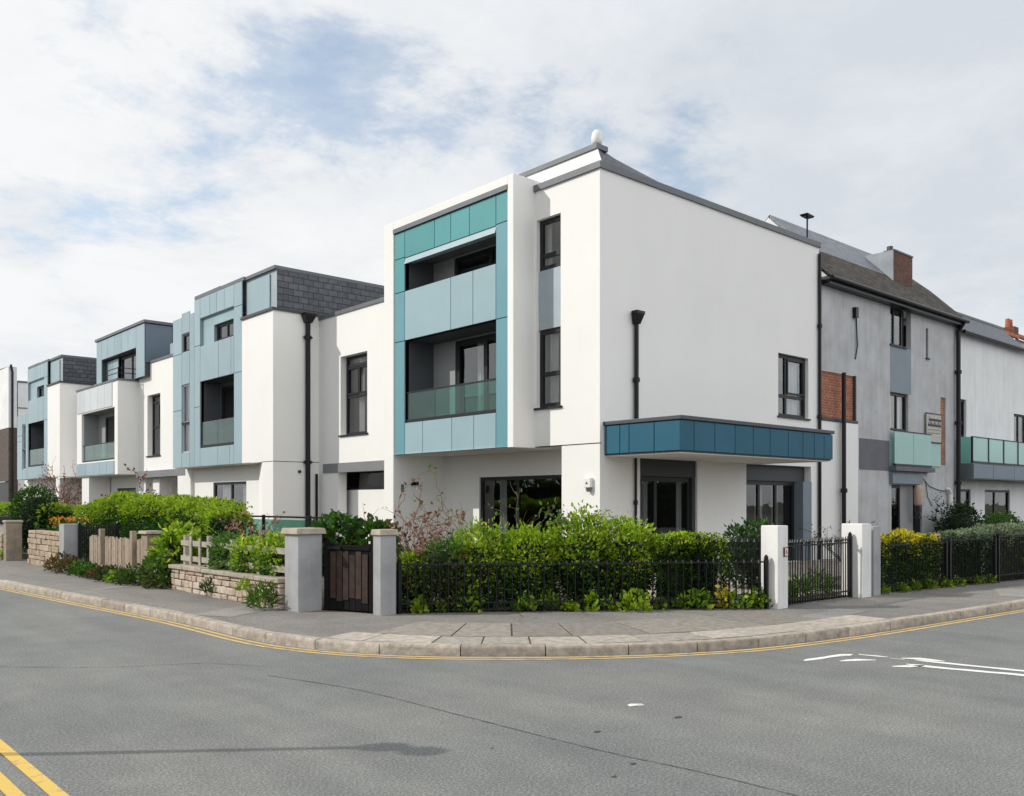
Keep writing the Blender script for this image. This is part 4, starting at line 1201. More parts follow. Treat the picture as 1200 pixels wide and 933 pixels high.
# ------------------------------------------------------------------ white house with glass balcony, far right
Fh = thing('balcony_house', (18.15, 0, 0), 'white rendered house with slate roof and green glass balcony at the right edge', 'house')
w = MB()
w.wall(Fy, 18.12, 30, 2.6, 7.65, [(18.33, 18.92, 4.0, 5.33, .14), (23.4, 24.9, 3.6, 5.15, .14)])
w.wall(FY(.35), 18.12, 30, 0, 2.6, [(18.7, 20.2, .15, 2.2, .1), (21.5, 24.0, .15, 2.2, .1)])
w.wall(FX(18.12), 0, 6, 0, 7.65); w.wall(FY(6), 18.1, 30, 0, 7.6)
w.face([(18.12, 0, 7.65), (18.12, 1.3, 8.95), (18.12, 4, 7.65)])
w.build('wall', 'white_old', Fh)
w = MB()
w.hexa([(18.05, -.2, 7.55), (24.2, -.2, 7.55), (24.2, .75, 8.5), (18.05, .75, 8.5), (18.05, -.2, 7.68), (24.2, -.2, 7.68), (24.2, .75, 8.63), (18.05, .75, 8.63)])
w.face([(18.05, .75, 8.63), (24.2, .75, 8.63), (24.2, 4.5, 7.6), (18.05, 4.5, 7.6)])
w.face([(24.2, -.2, 7.68), (30, -.2, 7.68), (30, 5, 7.7), (24.2, 5, 7.7)])
w.build('roof', 'roof_slate', Fh)
w = MB(); w.box(18.1, 24.3, .70, .86, 8.60, 8.68); w.build('roof_ridge', 'fascia', Fh)
w = MB(); w.tube([(18.05, -.27, 7.6), (30, -.27, 7.6)], .06, 8); w.build('gutter', 'pipe', Fh)
window(Fh, Fy, 18.33, 18.92, 4.0, 5.33, .08, fw=.07)
window(Fh, Fy, 23.4, 24.9, 3.6, 5.15, .08, mull=(24.1,), fw=.07, curtain=((23.5, 24.0),))
window(Fh, FY(.35), 18.7, 20.2, .15, 2.2, .05, mull=(19.4,), fw=.09, sill=False, roomm='room_dark', name='garden_door', glass='glass_dark', curtain=((18.9, 19.2),))
window(Fh, FY(.35), 21.5, 24.0, .15, 2.2, .05, mull=(22.6,), fw=.09, sill=False, roomm='room_dark', name='garden_door', glass='glass_dark')
Fb = FY(-.5)
w = MB(); panels(w, Fb, 0, [18.25, 20.0, 22.0, 24.0, 26, 29], 2.55, 3.05); o = w.build('balcony', 'steel_blue', Fh)
w = MB(); w.box(18.22, 29, -.468, .34, 2.53, 3.07); w.build('balcony_deck', 'fascia', o)
g1 = balustrade(Fh, Fb, 18.25, 23.9, 3.08, 4.0, .05, 4, 'glass_mint')
w = MB()
for k in range(5): a = 18.26 + k * 1.405; w.fbox(Fb, a - .025, a + .025, .02, .08, 3.08, 4.0)
w.build('guard_post', 'anthracite', g1)
w = MB(); w.fbox(FX(18.25), -.45, -.02, 0, .02, 3.1, 3.98); w.build('glass_panel', 'glass_mint', g1)

# brick house with terracotta chimney pots behind
Hh = thing('brick_house', (42, 8, 0), 'distant house with red tiled roof and terracotta chimney pots beyond the slate roof', 'house')
w = MB(); w.wall(FY(6), 41.0, 52, 0, 11.0); w.wall(FX(41.0), 6, 14, 0, 11.0); w.face([(41.0, 6, 11.0), (41.0, 10, 12.6), (41.0, 14, 11.0)]); w.build('wall', 'white_old', Hh)
w = MB(); w.hexa([(40.8, 5.7, 10.9), (52, 5.7, 10.9), (52, 8, 12.2), (42.8, 8, 12.2), (40.8, 5.7, 11.05), (52, 5.7, 11.05), (52, 8, 12.35), (42.8, 8, 12.35)]); w.build('roof', 'red_tile', Hh)
w = MB(); w.box(42.6, 43.3, 6.6, 7.3, 11.2, 12.0); ch = w.build('chimney', 'brick_old', Hh)
for x in (42.75, 43.15):
    w = MB(); w.tube([(x, 7, 12.0), (x, 7, 12.5)], [.15, .12], 10); w.build('chimney_pot', 'terracotta', ch)

# ------------------------------------------------------------------ boundary walls, gates, railings
def pillar(name, x0, x1, y0, y1, z, m, label, group=None, cap=None, capm='capstone', zb=0.1):
    T = thing(name, ((x0 + x1) / 2, (y0 + y1) / 2, zb), label, 'gatepost', group)
    w = MB(); w.box(x0, x1, y0, y1, zb, z); w.build('shaft', m, T, bevel=.012)
    if cap:
        e, h = cap
        w = MB(); w.hexa([(x0 - e, y0 - e, z + .001), (x1 + e, y0 - e, z + .001), (x1 + e, y1 + e, z + .001), (x0 - e, y1 + e, z + .001),
                          (x0 - e * .6, y0 - e * .6, z + h), (x1 + e * .6, y0 - e * .6, z + h), (x1 + e * .6, y1 + e * .6, z + h), (x0 - e * .6, y1 + e * .6, z + h)])
        w.build('cap', capm, T, bevel=.012)
    return T


pillar('gatepost', -7.56, -7.16, -0.98, -0.56, 1.25, 'gatepost_grey', 'thick grey cement gatepost with tan capstone left of the wooden gate', None, (.05, .09))
pillar('gatepost', -6.88, -6.61, -2.12, -1.92, 1.25, 'gatepost_grey', 'slim grey cement gatepost between the wooden gate and the railing', None, (.03, .085))
pA = pillar('gatepost', -1.98, -1.70, -5.46, -5.16, 1.37, 'gatepost_white', 'white painted gatepost bearing the small house number plaque', None)
pillar('gatepost', 0.52, 0.84, -5.52, -5.14, 1.36, 'gatepost_white', 'white painted gatepost on the right of the iron gate', None)
pillar('gatepost', 0.96, 1.22, -5.50, -5.26, 1.31, 'gatepost_grey', 'narrow grey pier touching the white gatepost and the yellow topped hedge', None)
# number plaque
w = MB(); w.box(-1.84, -1.74, -5.485, -5.461, .90, 1.04); pq = w.build('number_plaque', 'plaque_red', pA, bevel=.006)
w = MB(); w.box(-1.828, -1.752, -5.4885, -5.4855, .915, 1.025); w.build('plaque_face', 'plastic', pq)
fc = bpy.data.curves.new('house_number', 'FONT'); fc.body = "6"; fc.size = .11; fc.extrude = .001; fc.align_x = 'CENTER'; fc.align_y = 'CENTER'
ft = bpy.data.objects.new('number_text', fc)
col.objects.link(ft)
me = bpy.data.meshes.new_from_object(ft.evaluated_get(bpy.context.evaluated_depsgraph_get()))
bpy.data.objects.remove(ft)
me.materials.clear(); me.materials.append(M['ink'])
fo = bpy.data.objects.new('house_number', me); col.objects.link(fo); fo.parent = pq
fo.location = Vector((-1.79, -5.490, .968)) - Vector(root_of(pq).location); fo.rotation_euler = (R(90), 0, 0)

# wooden gate
p, q = Vector((-7.14, -1.02)), Vector((-6.82, -1.90))
T = thing('wooden_gate', (p.x, p.y, .1), 'dark wooden garden gate with peeling brown boards between grey gateposts', 'gate')
t = (q - p).normalized(); ln = (q - p).length
w = MB(); n = 8
for k in range(n):
    a, b = p + t * (ln * k / n + .006), p + t * (ln * (k + 1) / n - .004)
    sag = -.05 * math.sin(math.pi * (k + .5) / n) * -1
    w.obox(a, b, .03, .14, 1.08 + .05 * abs(2 * (k + .5) / n - 1))
w.build('boards', 'black_wood', T)
w = MB()
for k in range(1, 7):
    a, b = p + t * (ln * k / n + .01), p + t * (ln * (k + 1) / n - .008)
    w.obox(a, b, .012, .28 + random.uniform(-.03, .05), .98 + random.uniform(-.04, .03), off=-.022)
w.build('panel', 'brown_wood', T)
w = MB(); w.obox(p, p + t * .08, .05, .12, 1.16); w.obox(q - t * .08, q, .05, .12, 1.16); w.obox(p + t * .08, q - t * .08, .046, 1.02, 1.09, off=-.01); w.build('frame', 'black_wood', T, bevel=.006)
w = MB(); w.obox(p + t * .10, p + t * .34, .03, 1.03, 1.07, off=-.05); w.build('latch', 'iron', T)

bar_cache = {}


def bar_mesh(h, r, spike):
    key = (h, r, spike)
    if key in bar_cache: return bar_cache[key]
    w = MB()
    w.tube([(0, 0, 0), (0, 0, h - (.08 if spike else 0))], r, 6)
    if spike: w.tube([(0, 0, h - .08), (0, 0, h - .055), (0, 0, h)], [r * 1.1, r * 2.0, r * .25], 6)
    me = bpy.data.meshes.new('bar'); me.from_pydata(w.v, [], w.f); me.materials.append(M['iron']); me.update()
    bar_cache[key] = me
    return me


def railing(name, P, z0, z1, label, cat, pitch=.11, r=.009, spike=True, rails=None, posts=(0, 1), group=None, jit=0.0, over=.05):
    """bars every pitch between two rails; P is a polyline"""
    T = thing(name, (P[0][0], P[0][1], .1), label, cat, group)
    base = Vector(T.location)
    rails = rails or (z0 + .06, z1 - over)
    for i in range(len(P) - 1):
        p, q = Vector(P[i]), Vector(P[i + 1]); t = (q - p).normalized(); L = (q - p).length
        for zr in rails:
            w = MB(); w.obox(p, q, .03, zr - .01, zr + .012); w.build('rail', 'iron', T)
        n = max(2, int(L / pitch))
        me = bar_mesh(round(z1 - z0, 3), r, spike)
        for k in range(1, n):
            c = p + t * (L * k / n)
            b = bpy.data.objects.new('bar', me); col.objects.link(b); b.parent = T
            b.location = Vector((c.x, c.y, z0 + random.uniform(-jit, jit))) - base
            b.rotation_euler = (random.uniform(-.01, .01), random.uniform(-.01, .01), 0)
    for k in posts:
        c = Vector(P[0] if k == 0 else P[-1])
        w = MB(); w.box(c.x - .028, c.x + .028, c.y - .028, c.y + .028, .1, z1 + .0); w.lathe((c.x, c.y, z1), [(.03, 0), (.036, .03), (.012, .07)], 8)
        w.build('post', 'iron', T)
    return T


RA, RB = Vector((-6.56, -2.12)), Vector((-2.05, -5.30))
railing('railing', [RA, RB], .13, .86, 'long low black iron railing round the corner in front of the green shrubs', 'railing', .115, .0115, True, (.26, .82), over=.04)
tt = (RB - RA).normalized(); nn = Vector((-tt.y, tt.x))
railing('railing', [RA + tt * 4.55 + nn * .28, RB + nn * .22], .13, 1.17, 'tall spiked iron railing beside the white gatepost with the plaque', 'railing', .09, .011, True, (.3, 1.0))
railing('iron_gate', [(-1.66, -5.33), (0.46, -5.33)], .13, 1.15, 'black iron gate of close bars between the white gateposts', 'gate', .075, .011, True, (.22, 1.04), posts=(1,))
railing('railing', [(1.28, -5.42), (3.5, -5.66)], .13, 1.0, 'black iron railing in front of the yellow topped hedge', 'railing', .11, .009, False, (.26, .96))
railing('railing', [(3.62, -5.68), (5.18, -5.92)], .13, 1.02, 'black iron railing in front of the grey green hedge', 'railing', .11, .009, False, (.26, 1.0))
railing('railing', [(5.30, -5.94), (9.4, -6.4)], .13, 1.06, 'black iron railing at the right edge beyond the grey green hedge', 'railing', .11, .009, False, (.26, 1.03))


def rubble(T, a0, a1, z0, z1, x, th, m='stone', rows=(.08, .14), wid=(.12, .34)):
    """stones laid in uneven courses on both faces of a wall running along y"""
    MB().box(x - th / 2 + .03, x + th / 2 - .03, a0 + .02, a1 - .02, z0, z1 - .01).build('mortar_core', 'mortar', T)
    w = MB()
    z = z0
    while z < z1 - .02:
        h = min(random.uniform(*rows), z1 - z)
        if z1 - (z + h) < .05: h = z1 - z
        a = a0
        while a < a1 - .01:
            l = min(random.uniform(*wid), a1 - a)
            if a1 - (a + l) < .08: l = a1 - a
            j = lambda k=.012: random.uniform(-k, k)
            pr = random.uniform(0, .035)
            g0, g1, h0, h1 = a + .008, a + l - .008, z + .007, z + h - .007
            w.hexa([(x - th / 2 - pr + j(.006), g0 + j(), h0 + j(.008)), (x - th / 2 - pr + j(.006), g0 + j(), h1 + j(.008)), (x - th / 2 - pr + j(.006), g1 + j(), h1 + j(.008)), (x - th / 2 - pr + j(.006), g1 + j(), h0 + j(.008)),
                    (x + th / 2, g0, h0), (x + th / 2, g0, h1), (x + th / 2, g1, h1), (x + th / 2, g1, h0)])
            a += l
        z += h
    return w.build('stones', m, T, bevel=.014)


T = thing('stone_wall', (-7.5, 1.6, .1), 'low pink and cream rubble wall with flat coping beside the thick grey gatepost', 'wall')
rubble(T, -.52, 3.80, .1, .50, -7.44, .30)
w = MB(); a = -.52
while a < 3.8:
    e = min(a + random.uniform(.7, 1.1), 3.82); w.box(-7.65, -7.22, a + .006, e - .006, .505, .575 + random.uniform(-.006, .006)); a = e
w.build('coping', 'capstone', T, bevel=.012)

T = thing('white_fence', (-7.4, 1.6, .57), 'faded white wooden post and rail fence on top of the rubble wall', 'fence')
for y in (-.45, .55, 1.55, 2.5, 3.55):
    w = MB(); w.box(-7.45, -7.37, y - .045, y + .045, .575, 1.12 + random.uniform(-.03, .03)); w.build('post', 'white_wood', T)
for z in (.98, .70):
    w = MB(); w.box(-7.475, -7.452, -.5, 3.65, z - .05, z + .045); w.build('rail', 'white_wood', T)
for k in range(2):
    y = 2.75 + k * .4
    w = MB(); w.box(-7.50, -7.478, y - .035, y + .035, .60, 1.08 + .03 * (k % 2)); w.build('paling', 'white_wood', T)

T = thing('board_fence', (-7.5, 7.2, .1), 'weathered close board fence of pale brown vertical boards', 'fence')
w = MB(); y = 5.45
while y < 8.85:
    l = random.uniform(.045, .075); h = .97 + random.uniform(-.035, .025)
    w.box(-7.52 + random.uniform(-.008, .008), -7.495, y + .003, y + l, .12, h); y += l + .004
w.build('boards', 'old_wood', T)
for y in (5.95, 7.93):
    w = MB(); w.box(-7.60, -7.46 - .04, y - .07, y + .07, .1, 1.14); w.build('post', 'post_wood', T, bevel=.01)
w = MB(); w.box(-7.49, -7.44, 5.5, 8.86, .3, .38); w.box(-7.49, -7.44, 5.5, 8.86, .75, .83); w.build('rail', 'post_wood', T)
T = pillar('fence_pillar', -7.60, -7.34, 5.02, 5.36, 1.10, 'post_wood', 'brown weathered pillar with flat cap at the near end of the board fence', None, (.06, .06))
T['category'] = 'pillar'
pillar('gatepost', -7.78, -7.40, 9.95, 10.35, 1.18, 'gatepost_grey', 'smooth pale grey gatepost beside the open black iron gate', None, (.0, .03), 'gatepost_grey')
railing('iron_gate', [(-7.45, 9.9), (-6.75, 9.35)], .15, 1.2, 'black iron gate between the grey gatepost and the board fence', 'gate', .055, .016, False, (.25, .6, .85, 1.12))
T = thing('stone_wall', (-7.5, 12, .1), 'tan coursed stone wall below the orange flowers', 'wall')
rubble(T, 10.42, 13.25, .1, 1.0, -7.58, .34, 'stone_tan', (.10, .16), (.2, .5))
T = thing('wooden_gate', (-7.3, 13.9, .1), 'plain dark gate between tan stone wall and brown gatepost', 'gate')
w = MB()
for k in range(6): w.box(-7.32, -7.28, 13.32 + k * .19, 13.32 + k * .19 + .18, .14, 1.02)
w.build('boards', 'black_wood', T)
w = MB(); w.box(-7.35, -7.322, 13.32, 14.45, .9, .98); w.box(-7.35, -7.322, 13.32, 14.45, .25, .33); w.build('frame', 'black_wood', T)
pillar('gatepost', -7.95, -7.55, 14.75, 15.05, 1.17, 'post_wood', 'brown gatepost at the far left beneath the dark round bush', None, (.03, .06))
T = thing('stone_wall', (-7.8, 18, .1), 'low farthest garden wall at the left edge behind the brown gatepost', 'wall')
rubble(T, 15.4, 22, .1, .85, -7.75, .3, 'stone_tan', (.10, .16), (.2, .5))
T = pillar('lamp_pillar', -7.75, -7.45, 16.6, 16.9, 1.1, 'gatepost_white', 'pale pillar with black lantern cap at the far left', None, (.10, .2), 'iron')
T['category'] = 'pillar'

# glass balustrade in the garden
T = thing('glass_balustrade', (-4.5, 5.4, .13), 'frameless green glass garden balustrade with black handrail behind the fence', 'balustrade')
w = MB(); w.box(-4.52, -4.48, 3.2, 8.6, 1.38, 1.42); w.build('handrail', 'iron', T)
for y in (3.3, 4.2, 6.33, 8.5):
    w = MB(); w.box(-4.53, -4.47, y - .03, y + .03, .13, 1.44); w.build('post', 'iron', T)
w = MB()
for y0, y1 in ((3.34, 4.16), (4.24, 5.25), (5.28, 6.29), (6.37, 7.4), (7.43, 8.46)): w.box(-4.508, -4.492, y0, y1, .3, 1.34)
w.build('glass_panel', 'glass_green', T)

# street lamp whose shadow falls across the road
hx = 3.5
base = Vector((-10.2, -7.75, 0)) - Vector((LIGHT.x, LIGHT.y, 0)) * (hx / -LIGHT.z)
T = thing('street_lamp', (base.x, base.y, 0.0), 'grey street lamp with hooded head on the near pavement', 'street lamp')
w = MB(); w.tube([(base.x, base.y, 0), (base.x, base.y, 1.2), (base.x, base.y, 1.25), (base.x, base.y, 3.4)], [.08, .08, .045, .038], 12); w.build('column', 'fascia', T)
w = MB(); w.lathe((base.x, base.y, 3.20), [(.04, 0), (.10, .03), (.12, .10), (.10, .16), (.04, .2)], 14); w.lathe((base.x - .075, base.y - .10, 3.40), [(.04, 0), (.11, .03), (.12, .10), (.08, .15), (.03, .17)], 14); w.tube([(base.x, base.y, 3.38), (base.x - .075, base.y - .10, 3.44)], .03, 8); w.build('lamp_head', 'fascia', T)

# litter
w = MB(); w.hexa([(-8.20, -7.90, .004), (-8.08, -7.96, .004), (-8.06, -7.92, .004), (-8.18, -7.85, .004), (-8.19, -7.89, .012), (-8.1, -7.94, .02), (-8.07, -7.92, .01), (-8.16, -7.87, .016)])
tag(w.build('paper_scrap', 'litter'), 'small scrap of white litter lying on the road', 'litter')


# ------------------------------------------------------------------ plants
def leaves(name, P, Nn, size, mats, mi=None, parent=None, aspect=.5, spread=.8, up=.25):
    """P (n,3) leaf bases, Nn (n,3) outward directions; each leaf one folded blade"""
    n = len(P)
    P = np.asarray(P, float)
    d = np.asarray(Nn, float) + rng.normal(0, spread, (n, 3)); d[:, 2] += up
    d /= np.linalg.norm(d, axis=1)[:, None] + 1e-9
    r = rng.normal(0, 1, (n, 3)); s = np.cross(d, r); s /= np.linalg.norm(s, axis=1)[:, None] + 1e-9
    u = np.cross(s, d)
    L = (np.asarray(size) * rng.uniform(.65, 1.3, n))[:, None]
    W = L * aspect * .5
    v = np.empty((n, 6, 3))
    v[:, 0] = P
    v[:, 1] = P + d * L * .35 + s * W + u * W * .35
    v[:, 2] = P + d * L * .72 + s * W * .8 + u * W * .2
    v[:, 3] = P + d * L - u * L * .12
    v[:, 4] = P + d * L * .72 - s * W * .8 + u * W * .2
    v[:, 5] = P + d * L * .35 - s * W + u * W * .35
    off = np.array(root_of(parent).location) if parent else np.zeros(3)
    me = bpy.data.meshes.new(name)
    me.vertices.add(n * 6); me.vertices.foreach_set("co", (v - off).ravel())
    idx = np.arange(n)[:, None] * 6
    quads = np.concatenate([idx + [0, 1, 2, 3], idx + [0, 3, 4, 5]], 1).reshape(-1)
    me.loops.add(n * 8); me.loops.foreach_set("vertex_index", quads.astype(np.int32))
    me.polygons.add(n * 2)
    me.polygons.foreach_set("loop_start", np.arange(n * 2, dtype=np.int32) * 4)
    me.polygons.foreach_set("loop_total", np.full(n * 2, 4, dtype=np.int32))
    for k in mats: me.materials.append(M[k])
    if mi is not None: me.polygons.foreach_set("material_index", np.repeat(np.asarray(mi, dtype=np.int32), 2))
    me.update(calc_edges=True)
    o = bpy.data.objects.new(name, me); col.objects.link(o)
    if parent: o.parent = parent
    return o


def lump(P, seed, f=3.0):
    a = np.zeros(len(P))
    q = np.random.default_rng(seed)
    for k in range(5):
        w_ = q.normal(0, f * (1 + k * .5), 3)
        a += np.sin(P @ w_ + q.uniform(0, 6.28)) / (1 + k * .5)
    return a / 2.2


def ellipsoid_shrub(name, c, r, n, size, mats, label, cat='shrub', group=None, seed=1, top=.45, rough=.16, core=True, aspect=.5, power=2.6, spread=.7, corem='core', up=.25, loose=.25):
    """leaves on and inside a lumpy rounded volume; the highest leaves use the second material"""
    T = thing(name, (c[0], c[1], c[2] - r[2]), label, cat, group)
    q = np.random.default_rng(seed)
    u = q.normal(0, 1, (n, 3)); u /= np.linalg.norm(u, axis=1)[:, None]
    k = (np.abs(u) ** power).sum(1) ** (-1 / power)
    S = u * k[:, None]
    lm = lump(S * np.array(r) * 2.2 + np.array(c), seed)
    rad = 1 + rough * lm - np.abs(q.normal(0, .10, n)) * (1 + loose) + (q.random(n) < loose * .25) * q.uniform(0, .25, n)
    P = np.array(c) + S * np.array(r) * rad[:, None]
    P[:, 2] = np.maximum(P[:, 2], c[2] - r[2] + .02)
    nn_ = u / np.array(r); nn_ /= np.linalg.norm(nn_, axis=1)[:, None]
    h = (P[:, 2] - (c[2] - r[2])) / (2 * r[2])
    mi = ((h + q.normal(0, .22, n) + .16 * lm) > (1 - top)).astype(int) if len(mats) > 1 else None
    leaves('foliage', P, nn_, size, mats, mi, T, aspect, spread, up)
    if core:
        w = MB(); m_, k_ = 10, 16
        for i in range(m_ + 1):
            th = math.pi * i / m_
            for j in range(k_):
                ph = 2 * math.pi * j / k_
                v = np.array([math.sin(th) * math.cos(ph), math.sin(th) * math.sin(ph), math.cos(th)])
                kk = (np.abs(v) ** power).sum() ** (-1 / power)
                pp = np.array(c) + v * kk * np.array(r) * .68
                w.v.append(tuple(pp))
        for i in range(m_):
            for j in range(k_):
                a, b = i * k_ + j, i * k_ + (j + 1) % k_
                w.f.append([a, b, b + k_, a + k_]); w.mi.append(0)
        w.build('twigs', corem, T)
    return T


def hedge(name, path, width, zb, prof, n, size, mats, label, group=None, seed=1, top=.4, rough=.07, aspect=.5, cat='hedge', face_bias=.0, corem='core', core_in=.15, spread=.7, densb=1.0):
    """clipped hedge along a two-point path; prof = [(s in 0..1, top z)]"""
    p, q_ = Vector(path[0]), Vector(path[1]); t = (q_ - p); L = t.length; t.normalize(); nrm = Vector((-t.y, t.x))
    T = thing(name, ((p.x + q_.x) / 2, (p.y + q_.y) / 2, zb), label, cat, group)
    q = np.random.default_rng(seed)
    s = q.uniform(-.01, 1.01, n)
    zt = np.interp(s, [a for a, _ in prof], [b for _, b in prof])
    hgt = zt - zb
    per = q.random(n)
    fr_ = .42; tp = .34
    side = np.where(per < fr_, 0, np.where(per < fr_ + tp, 1, 2))
    # front (street side = -nrm), top, back
    z = np.where(side == 1, zt, zb + hgt * q.random(n) ** (1 / (1 + .5 * densb)))
    w_ = np.where(side == 0, -width / 2, np.where(side == 2, width / 2, q.uniform(-.5, .5, n) * width))
    e = q.random(n) < .05
    s = np.where(e, (q.random(n) < .5).astype(float), s)
    w_ = np.where(e, q.uniform(-.5, .5, n) * width, w_)
    z = np.where(e, zb + hgt * q.random(n), z)
    # rounded upper edges
    ez = np.clip((z - (zt - .22)) / .22, 0, 1)
    w_ = np.where(side == 1, w_, w_ * (1 - .22 * ez ** 2))
    z = np.where(side == 1, z - .12 * (np.abs(w_) / (width / 2)) ** 3, z)
    N3 = np.zeros((n, 3))
    N3[:, 0] = np.where(side == 0, -nrm.x, np.where(side == 2, nrm.x, 0)); N3[:, 1] = np.where(side == 0, -nrm.y, np.where(side == 2, nrm.y, 0)); N3[:, 2] = (side == 1) * 1.0
    P = np.stack([p.x + t.x * s * L + nrm.x * w_, p.y + t.y * s * L + nrm.y * w_, z], 1)
    lm = lump(P * 1.3, seed, 2.6)
    dep = rough * 1.6 * lm - np.abs(q.normal(0, .05, n))
    P += N3 * dep[:, None]
    P[:, 2] = np.maximum(P[:, 2], zb + .01)
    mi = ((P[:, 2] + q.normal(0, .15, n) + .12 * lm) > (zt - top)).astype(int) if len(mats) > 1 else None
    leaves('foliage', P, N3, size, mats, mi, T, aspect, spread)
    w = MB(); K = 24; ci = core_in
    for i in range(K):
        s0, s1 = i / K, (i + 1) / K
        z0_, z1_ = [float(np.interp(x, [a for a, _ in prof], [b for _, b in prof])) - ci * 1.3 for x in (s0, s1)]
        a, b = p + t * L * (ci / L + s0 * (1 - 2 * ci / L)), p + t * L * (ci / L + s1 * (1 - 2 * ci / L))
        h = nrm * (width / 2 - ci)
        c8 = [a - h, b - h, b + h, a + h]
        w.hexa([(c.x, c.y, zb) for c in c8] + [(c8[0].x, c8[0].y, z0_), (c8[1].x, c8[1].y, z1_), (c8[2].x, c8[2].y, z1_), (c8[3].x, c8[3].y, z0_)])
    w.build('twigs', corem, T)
    return T


def clump(name, c, r, h, n, size, mats, label, cat='plant', group=None, seed=1, aspect=.5, flower=None, stems=0, flower_share=.15):
    """low leafy plant: leaves rising from a small base"""
    T = thing(name, c, label, cat, group)
    q = np.random.default_rng(seed)
    a = q.uniform(0, 6.283, n); rr = r * np.sqrt(q.random(n))
    z = h * (q.random(n) ** .8) * (1 - .5 * (rr / r) ** 2)
    P = np.stack([c[0] + rr * np.cos(a), c[1] + rr * np.sin(a), c[2] + z], 1)
    Nn = np.stack([np.cos(a) * rr / r, np.sin(a) * rr / r, .5 + 0 * a], 1)
    mi = None
    if len(mats) > 1: mi = (q.random(n) < .45).astype(int)
    leaves('foliage', P, Nn, size, mats, mi, T, aspect, .45, .2)
    if flower:
        k = int(n * flower_share)
        a = q.uniform(0, 6.283, k); rr = r * .9 * np.sqrt(q.random(k))
        P = np.stack([c[0] + rr * np.cos(a), c[1] + rr * np.sin(a), c[2] + h * q.uniform(.55, 1.15, k)], 1)
        leaves('blossoms', P, np.tile([0, 0, 1.0], (k, 1)), size * .6, [flower], None, T, .7, .6)
    return T


def branchy(name, c, n, h, spread, label, m='bark', leafm=None, nleaf=60, seed=3, cat='shrub', r0=.014, lean=(0, 0), lsize=.05, levels=2):
    T = thing(name, c, label, cat)
    q = random.Random(seed); w = MB(); tips = []

    def grow(p, d, L, r, lev):
        pts = [p]; k = 5
        for i in range(k):
            d = (d + Vector((q.gauss(0, .28), q.gauss(0, .28), q.gauss(.02, .18)))).normalized()
            p = p + d * (L / k); pts.append(p)
            if lev > 0 and i > 0 and q.random() < .75:
                dd = (d + Vector((q.gauss(0, .8), q.gauss(0, .8), q.gauss(.1, .5)))).normalized()
                grow(p, dd, L * q.uniform(.35, .65), r * .6, lev - 1)
            tips.append(p)
        w.tube(pts, [r * (1 - .7 * i / k) for i in range(k + 1)], 5)
    for i in range(n):
        a = q.uniform(0, 6.283)
        d = Vector((math.cos(a) * spread + lean[0], math.sin(a) * spread + lean[1], 1)).normalized()
        grow(Vector(c) + Vector((math.cos(a) * .08, math.sin(a) * .08, 0)), d, h * q.uniform(.75, 1.1), r0, levels)
    w.build('branches', m, T)
    if leafm and nleaf:
        P = np.array([tuple(q.choice(tips)) for _ in range(nleaf)]) + rng.normal(0, .02, (nleaf, 3))
        leaves('foliage', P, rng.normal(0, 1, (nleaf, 3)), lsize, [leafm], None, T, .6, .6)
    return T


def along(s, off): return RA + tt * s + nn * off


GR = 'shrubs behind the corner railing'
specs = [
    (0.60, .46, .42, .42, 1.12, 3000, .060, ('leaf_olive', 'leaf_mid'), 'loose olive shrub nearest the slim grey gatepost behind the railing', .3, .24),
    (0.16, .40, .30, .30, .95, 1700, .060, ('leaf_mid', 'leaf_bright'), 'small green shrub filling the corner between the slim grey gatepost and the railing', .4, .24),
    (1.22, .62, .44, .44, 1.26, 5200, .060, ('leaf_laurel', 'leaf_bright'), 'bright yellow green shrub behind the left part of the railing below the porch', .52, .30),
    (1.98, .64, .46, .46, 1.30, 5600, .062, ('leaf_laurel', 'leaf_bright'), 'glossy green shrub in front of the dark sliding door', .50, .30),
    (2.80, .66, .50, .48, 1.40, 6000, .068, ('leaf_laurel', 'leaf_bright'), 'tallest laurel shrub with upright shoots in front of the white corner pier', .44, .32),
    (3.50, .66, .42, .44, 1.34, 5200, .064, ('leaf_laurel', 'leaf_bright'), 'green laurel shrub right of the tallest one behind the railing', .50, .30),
]
for i, (s_, of, rx, ry, zt, n_, sz, mt, lb, tp_, rg) in enumerate(specs):
    c = along(s_, of)
    zz = .14
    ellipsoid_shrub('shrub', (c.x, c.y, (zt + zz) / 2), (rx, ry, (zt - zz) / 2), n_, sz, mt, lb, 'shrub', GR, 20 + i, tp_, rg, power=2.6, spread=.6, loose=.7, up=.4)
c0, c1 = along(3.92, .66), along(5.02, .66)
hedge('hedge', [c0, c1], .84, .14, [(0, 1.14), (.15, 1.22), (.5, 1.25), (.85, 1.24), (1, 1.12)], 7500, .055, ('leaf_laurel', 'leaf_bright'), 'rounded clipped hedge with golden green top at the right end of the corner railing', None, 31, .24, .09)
# bare twiggy shrub beside the gatepost
c = along(.35, .95)
branchy('bare_shrub', (c.x, c.y, .14), 14, 1.3, .32, 'bare brown twiggy shrub with a few withered leaves behind the slim grey gatepost', 'bark_pink', 'leaf_red', 420, 5, r0=.016, lean=(.04, .10), lsize=.07)
c = along(1.0, .95)
branchy('bare_shrub', (c.x, c.y, .14), 4, 1.75, .2, 'thin leafy shoots rising above the yellow green shrub below the porch', 'bark', 'leaf_mid', 170, 9, lsize=.07)
for k_, s_ in enumerate((2.62, 3.0)):
    c = along(s_, .55)
    branchy('leafy_shoots', (c.x, c.y, 1.12), 5, .42, .25, ['leafy upright shoots on the left side of the tallest laurel', 'leafy upright shoots on the right side of the tallest laurel'][k_], 'bark', 'leaf_mid', 110, 300 + k_, 'shoots', r0=.006, lsize=.06, levels=1)
